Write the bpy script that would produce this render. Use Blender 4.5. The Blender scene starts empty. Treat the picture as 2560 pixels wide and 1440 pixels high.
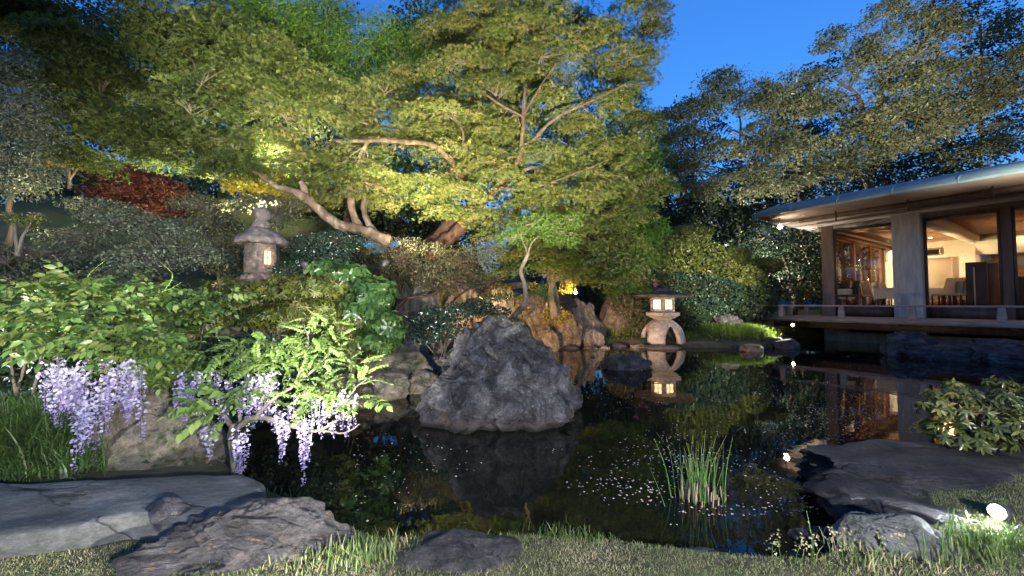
import bpy, bmesh, math, random
import numpy as np
from mathutils import Vector, Matrix

SC = bpy.context.scene
COL = SC.collection
R = math.radians
rng = np.random.default_rng(7)
random.seed(7)

# ------------------------------------------------------------------ camera
F = 1010.0                      # focal length in pixels of the 2560 px wide photograph
PITCH = math.atan(38 / F)
CAMZ = 1.4                      # eye above the water
cam_d = bpy.data.cameras.new('camera')
cam = bpy.data.objects.new('camera', cam_d)
COL.objects.link(cam)
cam.location = (0, 0, CAMZ)
cam.rotation_euler = (R(90) + PITCH, 0, 0)
cam_d.sensor_width = 36.0
cam_d.lens = 36.0 * F / 2560
cam_d.clip_start = 0.05
cam_d.clip_end = 2000
SC.camera = cam

# ------------------------------------------------------------------ dusk sky
W = bpy.data.worlds.new('World')
SC.world = W
W.use_nodes = True
wn = W.node_tree
wn.nodes.clear()
wo = wn.nodes.new('ShaderNodeOutputWorld')
wb = wn.nodes.new('ShaderNodeBackground')
sky = wn.nodes.new('ShaderNodeTexSky')
sky.sky_type = 'NISHITA'
sky.sun_disc = False
sky.sun_elevation = R(0.0)
sky.sun_rotation = R(200)
sky.ozone_density = 4.0
SKY_TINT = (0.72, 0.98, 1.0)
mixc = wn.nodes.new('ShaderNodeMix'); mixc.data_type = 'RGBA'; mixc.blend_type = 'MULTIPLY'
mixc.inputs[0].default_value = 1.0
mixc.inputs[7].default_value = (*SKY_TINT, 1)
wn.links.new(sky.outputs[0], mixc.inputs[6])
wn.links.new(mixc.outputs[2], wb.inputs[0])
wb.inputs[1].default_value = SKY_STRENGTH = 1.5
wn.links.new(wb.outputs[0], wo.inputs[0])

SC.view_settings.view_transform = 'Standard'
SC.view_settings.look = 'None'
SC.view_settings.exposure = 0.35
SC.view_settings.gamma = 1.0
SC.view_settings.use_curve_mapping = False
try:
    SC.cycles.max_bounces = 8
    SC.cycles.diffuse_bounces = 3
    SC.cycles.glossy_bounces = 4
    SC.cycles.transmission_bounces = 6
    SC.cycles.sample_clamp_indirect = 4.0
    SC.cycles.use_denoising = True
except Exception:
    pass

# ------------------------------------------------------------------ measuring helpers
CP, SP = math.cos(PITCH), math.sin(PITCH)

def P(px, py, d):
    """world point seen at a pixel of the photograph, d metres ahead"""
    x, y = (px - 1280) / F, (720 - py) / F
    dy = CP - y * SP
    dz = SP + y * CP
    return Vector((x / dy * d, d, CAMZ + dz / dy * d))

def G(px, py, z=0.0):
    x, y = (px - 1280) / F, (720 - py) / F
    dy = CP - y * SP
    dz = SP + y * CP
    t = (z - CAMZ) / dz
    return Vector((x * t, dy * t, z))

# ------------------------------------------------------------------ object helpers
def tag(o, label=None, cat=None, group=None, kind=None):
    if label: o['label'] = label
    if cat: o['category'] = cat
    if group: o['group'] = group
    if kind: o['kind'] = kind
    return o

def empty(name, loc=(0, 0, 0), rz=0.0, label=None, cat=None, group=None):
    o = bpy.data.objects.new(name, None)
    COL.objects.link(o)
    o.location = loc
    o.rotation_euler = (0, 0, rz)
    o.empty_display_size = 0.1
    return tag(o, label, cat, group)

def mesh_np(name, V, faces, smooth=False, tint=None):
    """V (n,3); faces: list of int arrays (m,k)"""
    me = bpy.data.meshes.new(name)
    V = np.asarray(V, dtype=np.float32)
    faces = [np.asarray(f, dtype=np.int32) for f in faces if len(f)]
    me.vertices.add(len(V))
    me.vertices.foreach_set('co', V.ravel())
    nl = sum(f.size for f in faces)
    npoly = sum(len(f) for f in faces)
    me.loops.add(nl)
    me.polygons.add(npoly)
    me.loops.foreach_set('vertex_index', np.concatenate([f.ravel() for f in faces]))
    tot = np.concatenate([np.full(len(f), f.shape[1], dtype=np.int32) for f in faces])
    start = np.concatenate([[0], np.cumsum(tot)[:-1]]).astype(np.int32)
    me.polygons.foreach_set('loop_start', start)
    try:
        me.polygons.foreach_set('loop_total', tot)
    except Exception:
        pass
    if smooth:
        me.polygons.foreach_set('use_smooth', np.ones(npoly, dtype=bool))
    if tint is not None:
        a = me.attributes.new('tint', 'FLOAT', 'POINT')
        a.data.foreach_set('value', np.asarray(tint, dtype=np.float32))
    me.update(calc_edges=True)
    return me

def link(name, me, mat=None, parent=None, loc=None):
    o = bpy.data.objects.new(name, me)
    COL.objects.link(o)
    if mat is not None and len(me.materials) == 0:
        me.materials.append(mat)
    if parent is not None:
        o.parent = parent
    if loc is not None:
        o.location = loc
    return o

class MB:
    """collects boxes, tubes, prisms and turns them into ONE mesh object"""
    def __init__(s):
        s.V = []; s.F = []; s.n = 0; s.T = []
    def add(s, V, faces, tint=0.5):
        V = np.asarray(V, dtype=float).reshape(-1, 3)
        s.V.append(V)
        for f in faces:
            f = np.asarray(f, dtype=np.int64)
            if f.ndim == 1: f = f[None, :]
            if len(f): s.F.append(f + s.n)
        t = np.asarray(tint, dtype=float)
        s.T.append(np.full(len(V), float(t)) if t.ndim == 0 else t)
        s.n += len(V)
        return s
    def box(s, x0, x1, y0, y1, z0, z1):
        V = [(x0,y0,z0),(x1,y0,z0),(x1,y1,z0),(x0,y1,z0),(x0,y0,z1),(x1,y0,z1),(x1,y1,z1),(x0,y1,z1)]
        return s.add(V, [np.array([(0,3,2,1),(4,5,6,7),(0,1,5,4),(1,2,6,5),(2,3,7,6),(3,0,4,7)])])
    def prism(s, ring0, ring1, caps=True):
        n = len(ring0)
        V = list(ring0) + list(ring1)
        q = np.array([(i, (i+1) % n, n + (i+1) % n, n + i) for i in range(n)])
        fs = [q]
        if caps:
            fs.append(np.array([list(range(n))[::-1]]))
            fs.append(np.array([list(range(n, 2*n))]))
        return s.add(V, fs)
    def rings(s, rings, caps=True):
        n = len(rings[0]); m = len(rings)
        V = [p for r in rings for p in r]
        q = [(k*n+i, k*n+(i+1) % n, (k+1)*n+(i+1) % n, (k+1)*n+i) for k in range(m-1) for i in range(n)]
        fs = [np.array(q)]
        if caps:
            fs.append(np.array([list(range(n))[::-1]]))
            fs.append(np.array([list(range((m-1)*n, m*n))]))
        return s.add(V, fs)
    def tube(s, pts, rad, sides=6, tint=0.5, caps=True):
        V, q = tube_vf(pts, rad, sides)
        fs = [q]
        if caps:
            m = len(pts)
            fs.append(np.array([list(range(sides))[::-1]]))
            fs.append(np.array([list(range((m-1)*sides, m*sides))]))
        return s.add(V, fs, tint)
    def build(s, name, mat, parent=None, smooth=False, bevel=0.0, loc=None, rz=None):
        V = np.concatenate(s.V)
        fs = {}
        for f in s.F: fs.setdefault(f.shape[1], []).append(f)
        me = mesh_np(name, V, [np.concatenate(v) for v in fs.values()], smooth, np.concatenate(s.T))
        o = link(name, me, mat, parent, loc)
        if rz is not None: o.rotation_euler = (0, 0, rz)
        if bevel:
            m = o.modifiers.new('edge', 'BEVEL'); m.width = bevel; m.segments = 2; m.limit_method = 'ANGLE'
        return o

def tube_vf(pts, rad, sides=6):
    pts = np.asarray(pts, dtype=float)
    m = len(pts)
    rad = np.broadcast_to(np.asarray(rad, dtype=float), (m,))
    T = np.gradient(pts, axis=0)
    T /= np.linalg.norm(T, axis=1, keepdims=True) + 1e-9
    ref = np.array([0.31, 0.17, 0.93]) if abs(T[0, 2]) < .8 else np.array([1., .1, .05])
    A = np.cross(T, ref); A /= np.linalg.norm(A, axis=1, keepdims=True) + 1e-9
    B = np.cross(T, A)
    th = np.arange(sides) * 2 * np.pi / sides
    V = pts[:, None, :] + rad[:, None, None] * (np.cos(th)[None, :, None] * A[:, None, :] + np.sin(th)[None, :, None] * B[:, None, :])
    k, i = np.meshgrid(np.arange(m - 1), np.arange(sides), indexing='ij')
    k = k.ravel(); i = i.ravel(); j = (i + 1) % sides
    q = np.stack([k*sides+i, k*sides+j, (k+1)*sides+j, (k+1)*sides+i], 1)
    return V.reshape(-1, 3), q

def smooth_path(pts, n=12):
    """Catmull-Rom through the points"""
    p = np.asarray(pts, dtype=float)
    if len(p) < 3:
        t = np.linspace(0, 1, n)[:, None]
        return p[0] * (1 - t) + p[-1] * t
    q = np.vstack([2*p[0]-p[1], p, 2*p[-1]-p[-2]])
    out = []
    seg = len(p) - 1
    per = max(2, int(math.ceil(n / seg)))
    for i in range(seg):
        for t in np.linspace(0, 1, per, endpoint=False):
            a, b, c, d = q[i], q[i+1], q[i+2], q[i+3]
            out.append(.5*((2*b)+(-a+c)*t+(2*a-5*b+4*c-d)*t*t+(-a+3*b-3*c+d)*t**3))
    out.append(p[-1])
    return np.array(out)

# numpy value noise
def _hash(ix, iy, iz, seed):
    h = (ix * 374761393 + iy * 668265263 + iz * 2147483647 + seed * 144665) & 0xffffffff
    h = ((h ^ (h >> 13)) * 1274126177) & 0xffffffff
    h = (h ^ (h >> 16)) & 0xffffffff
    return h / 4294967295.0

def vnoise(p, seed=0):
    p = np.asarray(p, dtype=float)
    i = np.floor(p).astype(np.int64); f = p - i
    u = f * f * (3 - 2 * f)
    r = 0
    for dx in (0, 1):
        wx = u[:, 0] if dx else 1 - u[:, 0]
        for dy in (0, 1):
            wy = u[:, 1] if dy else 1 - u[:, 1]
            for dz in (0, 1):
                wz = u[:, 2] if dz else 1 - u[:, 2]
                r = r + wx * wy * wz * _hash(i[:, 0]+dx, i[:, 1]+dy, i[:, 2]+dz, seed)
    return r * 2 - 1

def fbm(p, oct=4, seed=0, lac=2.05, gain=.5):
    a, s, r = 1.0, 0.0, 0
    q = np.array(p, dtype=float)
    for k in range(oct):
        r = r + a * vnoise(q, seed + k * 17)
        s += a; a *= gain; q = q * lac + 3.7
    return r / s

# ------------------------------------------------------------------ materials
def newmat(name):
    m = bpy.data.materials.new(name)
    m.use_nodes = True
    n = m.node_tree
    n.nodes.clear()
    o = n.nodes.new('ShaderNodeOutputMaterial')
    return m, n, o

def ramp(n, src, stops):
    r = n.nodes.new('ShaderNodeValToRGB')
    e = r.color_ramp.elements
    while len(e) < len(stops): e.new(0.5)
    for k, (p, c) in enumerate(stops):
        e[k].position = p
        e[k].color = (*c, 1)
    n.links.new(src, r.inputs[0])
    return r.outputs[0]

def noise(n, scale, detail=6, rough=.6, vec=None, dist=0.0):
    t = n.nodes.new('ShaderNodeTexNoise')
    t.inputs['Scale'].default_value = scale
    t.inputs['Detail'].default_value = detail
    t.inputs['Roughness'].default_value = rough
    t.inputs['Distortion'].default_value = dist
    if vec is not None: n.links.new(vec, t.inputs['Vector'])
    return t.outputs[0]

def mapping(n, scale=(1, 1, 1), rot=(0, 0, 0), coord='Object'):
    c = n.nodes.new('ShaderNodeTexCoord')
    m = n.nodes.new('ShaderNodeMapping')
    m.inputs['Scale'].default_value = scale
    m.inputs['Rotation'].default_value = rot
    n.links.new(c.outputs[coord], m.inputs['Vector'])
    return m.outputs[0]

def bump(n, src, strength=.4, dist=.02):
    b = n.nodes.new('ShaderNodeBump')
    b.inputs['Strength'].default_value = strength
    b.inputs['Distance'].default_value = dist
    n.links.new(src, b.inputs['Height'])
    return b.outputs[0]

def mixcol(n, fac, a, b, mode='MIX'):
    m = n.nodes.new('ShaderNodeMix'); m.data_type = 'RGBA'; m.blend_type = mode
    for s, v in ((m.inputs[0], fac), (m.inputs[6], a), (m.inputs[7], b)):
        if isinstance(v, (int, float)): s.default_value = v
        elif isinstance(v, tuple): s.default_value = (*v, 1)
        else: n.links.new(v, s)
    return m.outputs[2]

def surface(name, stops, scale=6, rough=.75, bumps=.4, bdist=.02, bscale=None, vscale=(1, 1, 1), vrot=(0, 0, 0), detail=7,
            spec=.4, second=None, metal=0.0, dist=0.0, coord='Object'):
    """noise-coloured principled material; second=(scale, colour, lo, hi) lays patches (moss, lichen, dirt) over it"""
    m, n, o = newmat(name)
    v = mapping(n, vscale, vrot, coord)
    f = noise(n, scale, detail, .62, v, dist)
    c = ramp(n, f, stops)
    if second:
        s2, col2, lo, hi = second
        f2 = ramp(n, noise(n, s2, 5, .6, v), [(lo, (0, 0, 0)), (hi, (1, 1, 1))])
        c = mixcol(n, f2, c, col2)
    b = n.nodes.new('ShaderNodeBsdfPrincipled')
    n.links.new(c, b.inputs['Base Color'])
    b.inputs['Roughness'].default_value = rough
    b.inputs['Metallic'].default_value = metal
    b.inputs['Specular IOR Level'].default_value = spec
    if bumps:
        f3 = noise(n, bscale or scale * 2.5, 8, .68, v, dist)
        n.links.new(bump(n, f3, bumps, bdist), b.inputs['Normal'])
    n.links.new(b.outputs[0], o.inputs[0])
    return m

def leafmat(name, c0, c1, c2=None, trans=.35, rough=.45, gloss=.12):
    """leaf: diffuse + translucent + a little sheen; colour per leaf from the 'tint' attribute"""
    m, n, o = newmat(name)
    a = n.nodes.new('ShaderNodeAttribute'); a.attribute_name = 'tint'
    st = [(0.0, c0), (1.0, c1)] if c2 is None else [(0.0, c0), (0.6, c1), (1.0, c2)]
    c = ramp(n, a.outputs['Fac'], st)
    g = n.nodes.new('ShaderNodeNewGeometry')
    d = n.nodes.new('ShaderNodeBsdfDiffuse'); n.links.new(c, d.inputs[0])
    t = n.nodes.new('ShaderNodeBsdfTranslucent')
    ct = mixcol(n, .5, c, (1.0, .95, .35), 'MULTIPLY')
    n.links.new(ct, t.inputs[0])
    mx = n.nodes.new('ShaderNodeMixShader'); mx.inputs[0].default_value = trans
    n.links.new(d.outputs[0], mx.inputs[1]); n.links.new(t.outputs[0], mx.inputs[2])
    if gloss:
        gl = n.nodes.new('ShaderNodeBsdfGlossy'); gl.inputs['Roughness'].default_value = rough
        gl.inputs[0].default_value = (.8, .8, .8, 1)
        lw = n.nodes.new('ShaderNodeLayerWeight'); lw.inputs[0].default_value = .5
        pw = n.nodes.new('ShaderNodeMath'); pw.operation = 'POWER'; pw.inputs[1].default_value = 4
        n.links.new(lw.outputs['Facing'], pw.inputs[0])
        fr = n.nodes.new('ShaderNodeMath'); fr.operation = 'MULTIPLY_ADD'; fr.inputs[1].default_value = gloss*1.5; fr.inputs[2].default_value = gloss*.25
        n.links.new(pw.outputs[0], fr.inputs[0])
        mx2 = n.nodes.new('ShaderNodeMixShader')
        n.links.new(fr.outputs[0], mx2.inputs[0])
        n.links.new(mx.outputs[0], mx2.inputs[1]); n.links.new(gl.outputs[0], mx2.inputs[2])
        n.links.new(mx2.outputs[0], o.inputs[0])
    else:
        n.links.new(mx.outputs[0], o.inputs[0])
    return m

def emit(name, col, strength):
    m, n, o = newmat(name)
    e = n.nodes.new('ShaderNodeEmission')
    e.inputs[0].default_value = (*col, 1); e.inputs[1].default_value = strength
    n.links.new(e.outputs[0], o.inputs[0])
    return m

def rockmat(name, cols, scale=3.0, crack=5.0, lichen=None, vscale=(1, 1, 1), vrot=(0, 0, 0), rough=.75, moss=None, fine=38):
    """stone: broad patches, fine grain, thin dark cracks, lichen specks and moss"""
    m, n, o = newmat(name)
    v = mapping(n, vscale, vrot)
    base = noise(n, scale, 10, .7, v, .5)
    fin = noise(n, fine, 6, .75, v)
    mm = n.nodes.new('ShaderNodeMath'); mm.operation = 'MULTIPLY_ADD'; mm.inputs[1].default_value = .45
    n.links.new(fin, mm.inputs[0]); n.links.new(base, mm.inputs[2])
    c = ramp(n, mm.outputs[0], [(.52, cols[0]), (.68, cols[1]), (.80, cols[2]), (.92, cols[3])])
    # cracks: edges of distorted cells
    dn = n.nodes.new('ShaderNodeTexNoise'); dn.inputs['Scale'].default_value = crack*.8; dn.inputs['Detail'].default_value = 6; n.links.new(v, dn.inputs['Vector'])
    ad = n.nodes.new('ShaderNodeMix'); ad.data_type = 'VECTOR'; ad.inputs[0].default_value = .22
    n.links.new(v, ad.inputs[4]); n.links.new(dn.outputs['Color'], ad.inputs[5])
    vo = n.nodes.new('ShaderNodeTexVoronoi'); vo.feature = 'DISTANCE_TO_EDGE'; vo.inputs['Scale'].default_value = crack
    n.links.new(ad.outputs[1], vo.inputs['Vector'])
    cm = n.nodes.new('ShaderNodeMath'); cm.operation = 'ADD'
    n.links.new(vo.outputs['Distance'], cm.inputs[0])
    cmk = ramp(n, noise(n, crack*.9, 4, .6, v), [(.46, (0, 0, 0)), (.56, (1, 1, 1))]); n.links.new(cmk, cm.inputs[1])
    ck = ramp(n, cm.outputs[0], [(.0, (0, 0, 0)), (.022, (1, 1, 1))])
    c = mixcol(n, ck, tuple(x*.6 for x in cols[0]), c)
    if lichen:
        lf = ramp(n, noise(n, 15, 6, .7, v), [(.60, (0, 0, 0)), (.66, (1, 1, 1))]); c = mixcol(n, lf, c, lichen)
    if moss:
        mf = ramp(n, noise(n, 2.6, 7, .7, v), [(.54, (0, 0, 0)), (.64, (1, 1, 1))]); c = mixcol(n, mf, c, moss)
    b = n.nodes.new('ShaderNodeBsdfPrincipled'); n.links.new(c, b.inputs['Base Color']); b.inputs['Roughness'].default_value = rough
    b.inputs['Specular IOR Level'].default_value = .35
    h = n.nodes.new('ShaderNodeMath'); h.operation = 'MULTIPLY_ADD'; h.inputs[1].default_value = 1.6
    n.links.new(noise(n, scale*2.6, 12, .78, v, .7), h.inputs[0])
    ck2 = ramp(n, cm.outputs[0], [(.0, (0, 0, 0)), (.05, (.30, .30, .30))]); n.links.new(ck2, h.inputs[2])
    n.links.new(bump(n, h.outputs[0], 1.0, .06), b.inputs['Normal'])
    n.links.new(b.outputs[0], o.inputs[0])
    return m

M = {}
M['rock_blue'] = rockmat('blue_grey_rock', [(.018, .018, .022), (.055, .054, .066), (.115, .113, .132), (.24, .24, .26)], 3.0, 4.5, (.22, .23, .20))
M['rock_slab'] = rockmat('slate_slab_rock', [(.08, .083, .08), (.16, .165, .16), (.26, .265, .26), (.40, .40, .39)], 2.6, 2.6, (.26, .28, .25), vscale=(.7, 1.6, 2))
M['rock_layer'] = rockmat('layered_rock', [(.020, .019, .022), (.058, .055, .062), (.125, .112, .115), (.27, .24, .23)], 4, 7, (.20, .13, .09), vscale=(1, 1, 2.2), vrot=(.2, -.5, .3))
M['rock_tan'] = rockmat('tan_rock', [(.09, .075, .055), (.20, .17, .13), (.31, .27, .21), (.45, .40, .33)], 3, 2.2, (.33, .31, .26), moss=(.06, .075, .03))
M['rock_stele'] = rockmat('grooved_pale_rock', [(.07, .062, .052), (.17, .155, .13), (.29, .265, .23), (.42, .39, .34)], 3, 2.4, (.36, .35, .30), vscale=(2.6, 2.6, .7))
M['rock_dark'] = rockmat('dark_wet_rock', [(.010, .010, .012), (.030, .030, .036), (.065, .064, .074), (.14, .14, .15)], 3, 3.5, None, vscale=(1, 1, 1.8), rough=.6)
M['rock_brown'] = rockmat('brown_rock', [(.045, .033, .026), (.12, .09, .07), (.21, .165, .13), (.34, .28, .23)], 3, 3, (.26, .24, .18), moss=(.05, .065, .025))
M['lantern_stone'] = surface('lantern_granite', [(.3, (.20, .165, .135)), (.5, (.36, .31, .265)), (.7, (.50, .44, .385))], 9, .85, .5, .012, 40, spec=.2,
                             second=(5, (.13, .115, .10), .6, .75))
M['lantern_old'] = surface('weathered_lantern_stone', [(.3, (.05, .038, .034)), (.5, (.125, .095, .082)), (.7, (.23, .185, .165))], 10, .9, .7, .015, 34, spec=.2,
                           second=(7, (.05, .045, .04), .5, .64))
M['lantern_roof'] = surface('lantern_roof_stone', [(.3, (.04, .034, .034)), (.5, (.10, .084, .08)), (.7, (.19, .165, .15))], 8, .9, .7, .015, 30, spec=.2,
                            second=(6, (.055, .065, .04), .56, .7))
M['paper'] = emit('lit_paper_pane', (1.0, .70, .34), 3.4)
M['muntin'] = surface('lantern_lattice_wood', [(.3, (.25, .08, .03)), (.7, (.4, .15, .06))], 20, .7, .1)
M['bark'] = surface('mottled_maple_bark', [(.3, (.03, .02, .014)), (.5, (.10, .072, .052)), (.68, (.26, .225, .185))], 5, .85, .8, .02, 22, vscale=(1, 1, .6), dist=.5,
                    second=(3, (.12, .07, .05), .5, .65))
M['bark_tan'] = surface('tan_limb_bark', [(.3, (.022, .015, .009)), (.5, (.07, .048, .028)), (.7, (.15, .11, .07))], 9, .85, .9, .015, 34, vscale=(1, 1, .6), dist=.5)
M['bark_red'] = surface('reddish_bark', [(.3, (.025, .014, .01)), (.5, (.085, .042, .028)), (.7, (.19, .115, .08))], 5, .8, .8, .02, 20, vscale=(1, 1, .5))
M['bark_dark'] = surface('dark_bark', [(.3, (.025, .02, .016)), (.6, (.07, .055, .045))], 7, .9, .8, .02, 22, vscale=(1, 1, .4))
M['bark_grey'] = surface('grey_bark', [(.3, (.045, .038, .030)), (.6, (.14, .12, .10))], 9, .85, .6, .01, 30, vscale=(1, 1, .5))
M['twig'] = surface('twig_bark', [(.3, (.10, .085, .055)), (.7, (.22, .19, .12))], 12, .8, .2)
M['concrete'] = surface('board_marked_concrete', [(.3, (.22, .235, .25)), (.6, (.33, .345, .36))], 4, .85, .35, .01, 26, vscale=(3, 3, .35), second=(1.2, (.17, .165, .16), .55, .75))
M['wood_dark'] = surface('dark_stained_wood', [(.3, (.035, .022, .018)), (.7, (.085, .055, .045))], 8, .6, .3, .004, 40, vscale=(1, 1, .15))
M['wood_post'] = surface('weathered_brown_wood', [(.3, (.10, .07, .06)), (.7, (.19, .14, .12))], 8, .7, .3, .004, 40, vscale=(1, 1, .15))
M['wood_grey'] = surface('silver_grey_wood', [(.3, (.16, .13, .12)), (.7, (.31, .26, .24))], 6, .75, .3, .004, 30, vscale=(.3, 2, 2))
M['wood_red'] = surface('varnished_red_wood', [(.3, (.16, .06, .025)), (.7, (.27, .11, .05))], 6, .4, .2, .004, 30, vscale=(1, 1, .2))
M['soffit'] = surface('eave_soffit_board', [(.3, (.16, .12, .105)), (.7, (.25, .19, .165))], 5, .8, .2, .004, 20, vscale=(.3, 3, 1))
M['copper'] = surface('blue_green_copper_roof', [(.3, (.11, .17, .20)), (.5, (.17, .25, .28)), (.7, (.26, .36, .38))], 3, .5, .2, .01, 14, vscale=(.5, 3, 3))
M['plaster'] = surface('cream_plaster_wall', [(.3, (.62, .52, .38)), (.7, (.72, .62, .47))], 1.5, .9, .05)
M['ceiling_wood'] = surface('wood_veneer_ceiling', [(.25, (.16, .065, .03)), (.5, (.33, .15, .07)), (.75, (.48, .25, .12))], 3, .6, .1, .004, 12, vscale=(4, 1, 1), dist=1.5)
M['beam_pale'] = surface('pale_painted_beam', [(.3, (.68, .58, .44)), (.7, (.76, .66, .52))], 2, .8, .05)
M['carpet'] = surface('brown_carpet', [(.3, (.10, .055, .035)), (.7, (.18, .10, .06))], 20, .95, .3, .004, 60)
M['cloth'] = surface('white_tablecloth', [(.3, (.72, .68, .62)), (.7, (.82, .79, .74))], 3, .9, .1, .01, 10)
M['chair_back'] = surface('cream_chair_upholstery', [(.3, (.50, .42, .33)), (.7, (.62, .54, .44))], 8, .9, .1)
M['black_metal'] = surface('black_painted_metal', [(.3, (.02, .02, .02)), (.7, (.05, .05, .05))], 10, .5, .1)
M['bulb'] = emit('warm_lamp_bulb', (1.0, .80, .55), 90)
M['bulb_small'] = emit('small_lamp_lens', (1.0, .86, .66), 60)
M['flood_lens'] = emit('floodlight_lens', (.86, .95, 1.0), 120)
M['downlight'] = emit('downlight_lens', (1.0, .86, .66), 25)
M['petal'] = leafmat('wisteria_petal', (.27, .22, .48), (.47, .42, .72), (.78, .75, .88), .4, .5, .05)
M['fallen'] = surface('fallen_petal', [(.3, (.45, .28, .24)), (.7, (.75, .60, .55))], 3, .7, 0)
M['pink'] = leafmat('pink_rhododendron_petal', (.50, .08, .38), (.70, .20, .55), None, .3, .5, .05)
# leaves
M['maple'] = leafmat('green_maple_leaf', (.06, .115, .03), (.16, .185, .052), (.34, .28, .10), .45, .5, .06)
M['maple_green'] = leafmat('fresh_green_maple_leaf', (.05, .12, .02), (.09, .17, .03), (.15, .20, .04), .45, .5, .06)
M['maple_olive'] = leafmat('olive_maple_leaf', (.055, .09, .025), (.10, .13, .035), (.18, .17, .05), .4, .5, .06)
M['maple_red'] = leafmat('red_maple_leaf', (.035, .012, .012), (.07, .022, .017), (.125, .045, .025), .4, .5, .06)
M['maple_yellow'] = leafmat('yellow_green_maple_leaf', (.16, .16, .02), (.26, .22, .03), (.34, .27, .05), .5, .5, .05)
M['dark'] = leafmat('dark_evergreen_leaf', (.014, .028, .016), (.03, .05, .026), None, .15, .4, .12)
M['bluegreen'] = leafmat('blue_green_leaf', (.02, .045, .035), (.04, .075, .055), None, .2, .4, .12)
M['cherry'] = leafmat('cherry_leaf', (.07, .09, .04), (.13, .145, .07), (.24, .21, .10), .35, .45, .12)
M['azalea'] = leafmat('azalea_leaf', (.045, .06, .026), (.085, .09, .045), (.17, .12, .06), .2, .4, .15)
M['greyleaf'] = leafmat('grey_green_shrub_leaf', (.05, .075, .05), (.09, .115, .075), (.17, .17, .10), .25, .4, .15)
M['glossy'] = leafmat('glossy_broad_leaf', (.03, .075, .02), (.055, .115, .03), (.10, .15, .04), .25, .3, .22)
M['aucuba'] = leafmat('yellow_tipped_broad_leaf', (.04, .06, .02), (.11, .13, .035), (.30, .27, .07), .25, .3, .2)
M['camellia'] = leafmat('dark_glossy_leaf', (.012, .03, .018), (.025, .05, .028), None, .1, .25, .3)
M['pieris'] = leafmat('bronze_green_whorled_leaf', (.055, .08, .015), (.10, .12, .02), (.20, .13, .05), .3, .4, .15)
M['wist_leaf'] = leafmat('wisteria_leaflet', (.12, .22, .05), (.20, .31, .08), (.29, .38, .11), .45, .4, .12)
M['vine_leaf'] = leafmat('broad_vine_leaflet', (.05, .13, .03), (.11, .19, .045), (.21, .24, .07), .4, .35, .18)
M['mound'] = leafmat('clipped_shrub_leaf', (.045, .07, .022), (.11, .14, .04), (.22, .21, .07), .25, .4, .12)
M['grass'] = leafmat('lawn_grass_blade', (.10, .15, .055), (.24, .26, .12), (.52, .43, .29), .3, .5, .08)
M['weed'] = leafmat('dull_green_weed_blade', (.05, .085, .025), (.10, .15, .05), (.22, .24, .11), .3, .5, .08)
M['tallgrass'] = leafmat('dark_green_grass_blade', (.025, .06, .015), (.05, .10, .025), (.09, .14, .04), .3, .4, .12)
M['sedge'] = leafmat('bright_green_sedge_blade', (.06, .12, .02), (.10, .17, .03), (.17, .23, .05), .35, .5, .08)
M['reed'] = leafmat('reed_blade', (.07, .16, .035), (.12, .23, .06), (.32, .28, .08), .3, .4, .12)
M['reed_dry'] = leafmat('dry_reed_stub', (.25, .17, .11), (.42, .30, .22), None, .1, .6, .05)
# ================================================================== the setting
POND = np.array([(-1.75,2.95),(-1.40,2.72),(-1.0,2.45),(-.7,2.30),(0,2.34),(.6,2.27),(1.05,2.16),(1.5,2.12),(2.0,2.35),(2.35,2.9),(2.9,3.45),(4.2,3.9),(8,4.3),(13,5.6),
    (19,8.5),(19,11),(14.6,14.0),(12.6,16.6),(11.2,16.4),(9.8,14.1),(9.0,13.3),(8.0,12.9),(5.9,12.75),(5.3,12.95),(4.3,13.0),(3.2,13.2),(1.6,13.6),(.6,12.8),(-.6,11.4),(-1.8,10.1),(-2.5,8.9),
    (-1.7,7.4),(-1.45,6.7),(-2.9,6.3),(-3.1,5.0),(-2.75,4.0),(-2.3,3.35)])

def seg_dist(X, Y):
    d = np.full(X.shape, 1e9); inside = np.zeros(X.shape, bool)
    n = len(POND)
    for i in range(n):
        x1, y1 = POND[i]; x2, y2 = POND[(i+1) % n]
        dx, dy = x2-x1, y2-y1
        t = np.clip(((X-x1)*dx+(Y-y1)*dy)/(dx*dx+dy*dy), 0, 1)
        d = np.minimum(d, np.hypot(X-x1-t*dx, Y-y1-t*dy))
        c = (y1 > Y) != (y2 > Y)
        with np.errstate(divide='ignore', invalid='ignore'):
            xi = (x2-x1)*(Y-y1)/(y2-y1+1e-12)+x1
        inside ^= c & (X < xi)
    return np.where(inside, -d, d)

CTRL = np.array([(-3,1.2,.16),(-3.6,2.4,.12),(-2.6,2.4,.12),(-2.0,2.3,.12),(-5,2.4,.2),(2.4,13.9,.22),(3.5,14.0,.22),(6,13.7,.22),(7.5,13.9,.25),(3.2,15,.4),(0,.8,.16),(3,1.2,.2),(0,-3,.2),(5,2.5,.3),(-2.7,3.2,.15),(-3.6,3.6,.35),(-3.4,4.4,.6),(-3.2,5.4,1.0),(-4.05,6.5,1.87),(-6,6.2,1.8),(-2.7,6.9,.45),(-2.3,7.6,.35),(-2.7,8.2,.6),(-3.4,5.2,.4),
    (-8,5,1.5),(-5.5,3.8,.7),(-12,8,2.6),(-9,14,4.6),(-14,14,5.0),(-6,12,3.9),(-2.4,11.4,2.3),(-.3,12.6,1.7),(1.4,15.5,1.9),(-3,16,4.0),(4.5,14.2,.3),(8,14.2,.3),(6,17,.7),(12,20,.8),
    (3,22,2.4),(20,25,1),(25,12,.8),(18,5,.6),(-18,25,7),(0,40,4),(25,45,2),(-40,40,8),(-30,5,4),(60,60,2),(0,90,4),(-3,8.6,1.9),(9,3,.4)])

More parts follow.
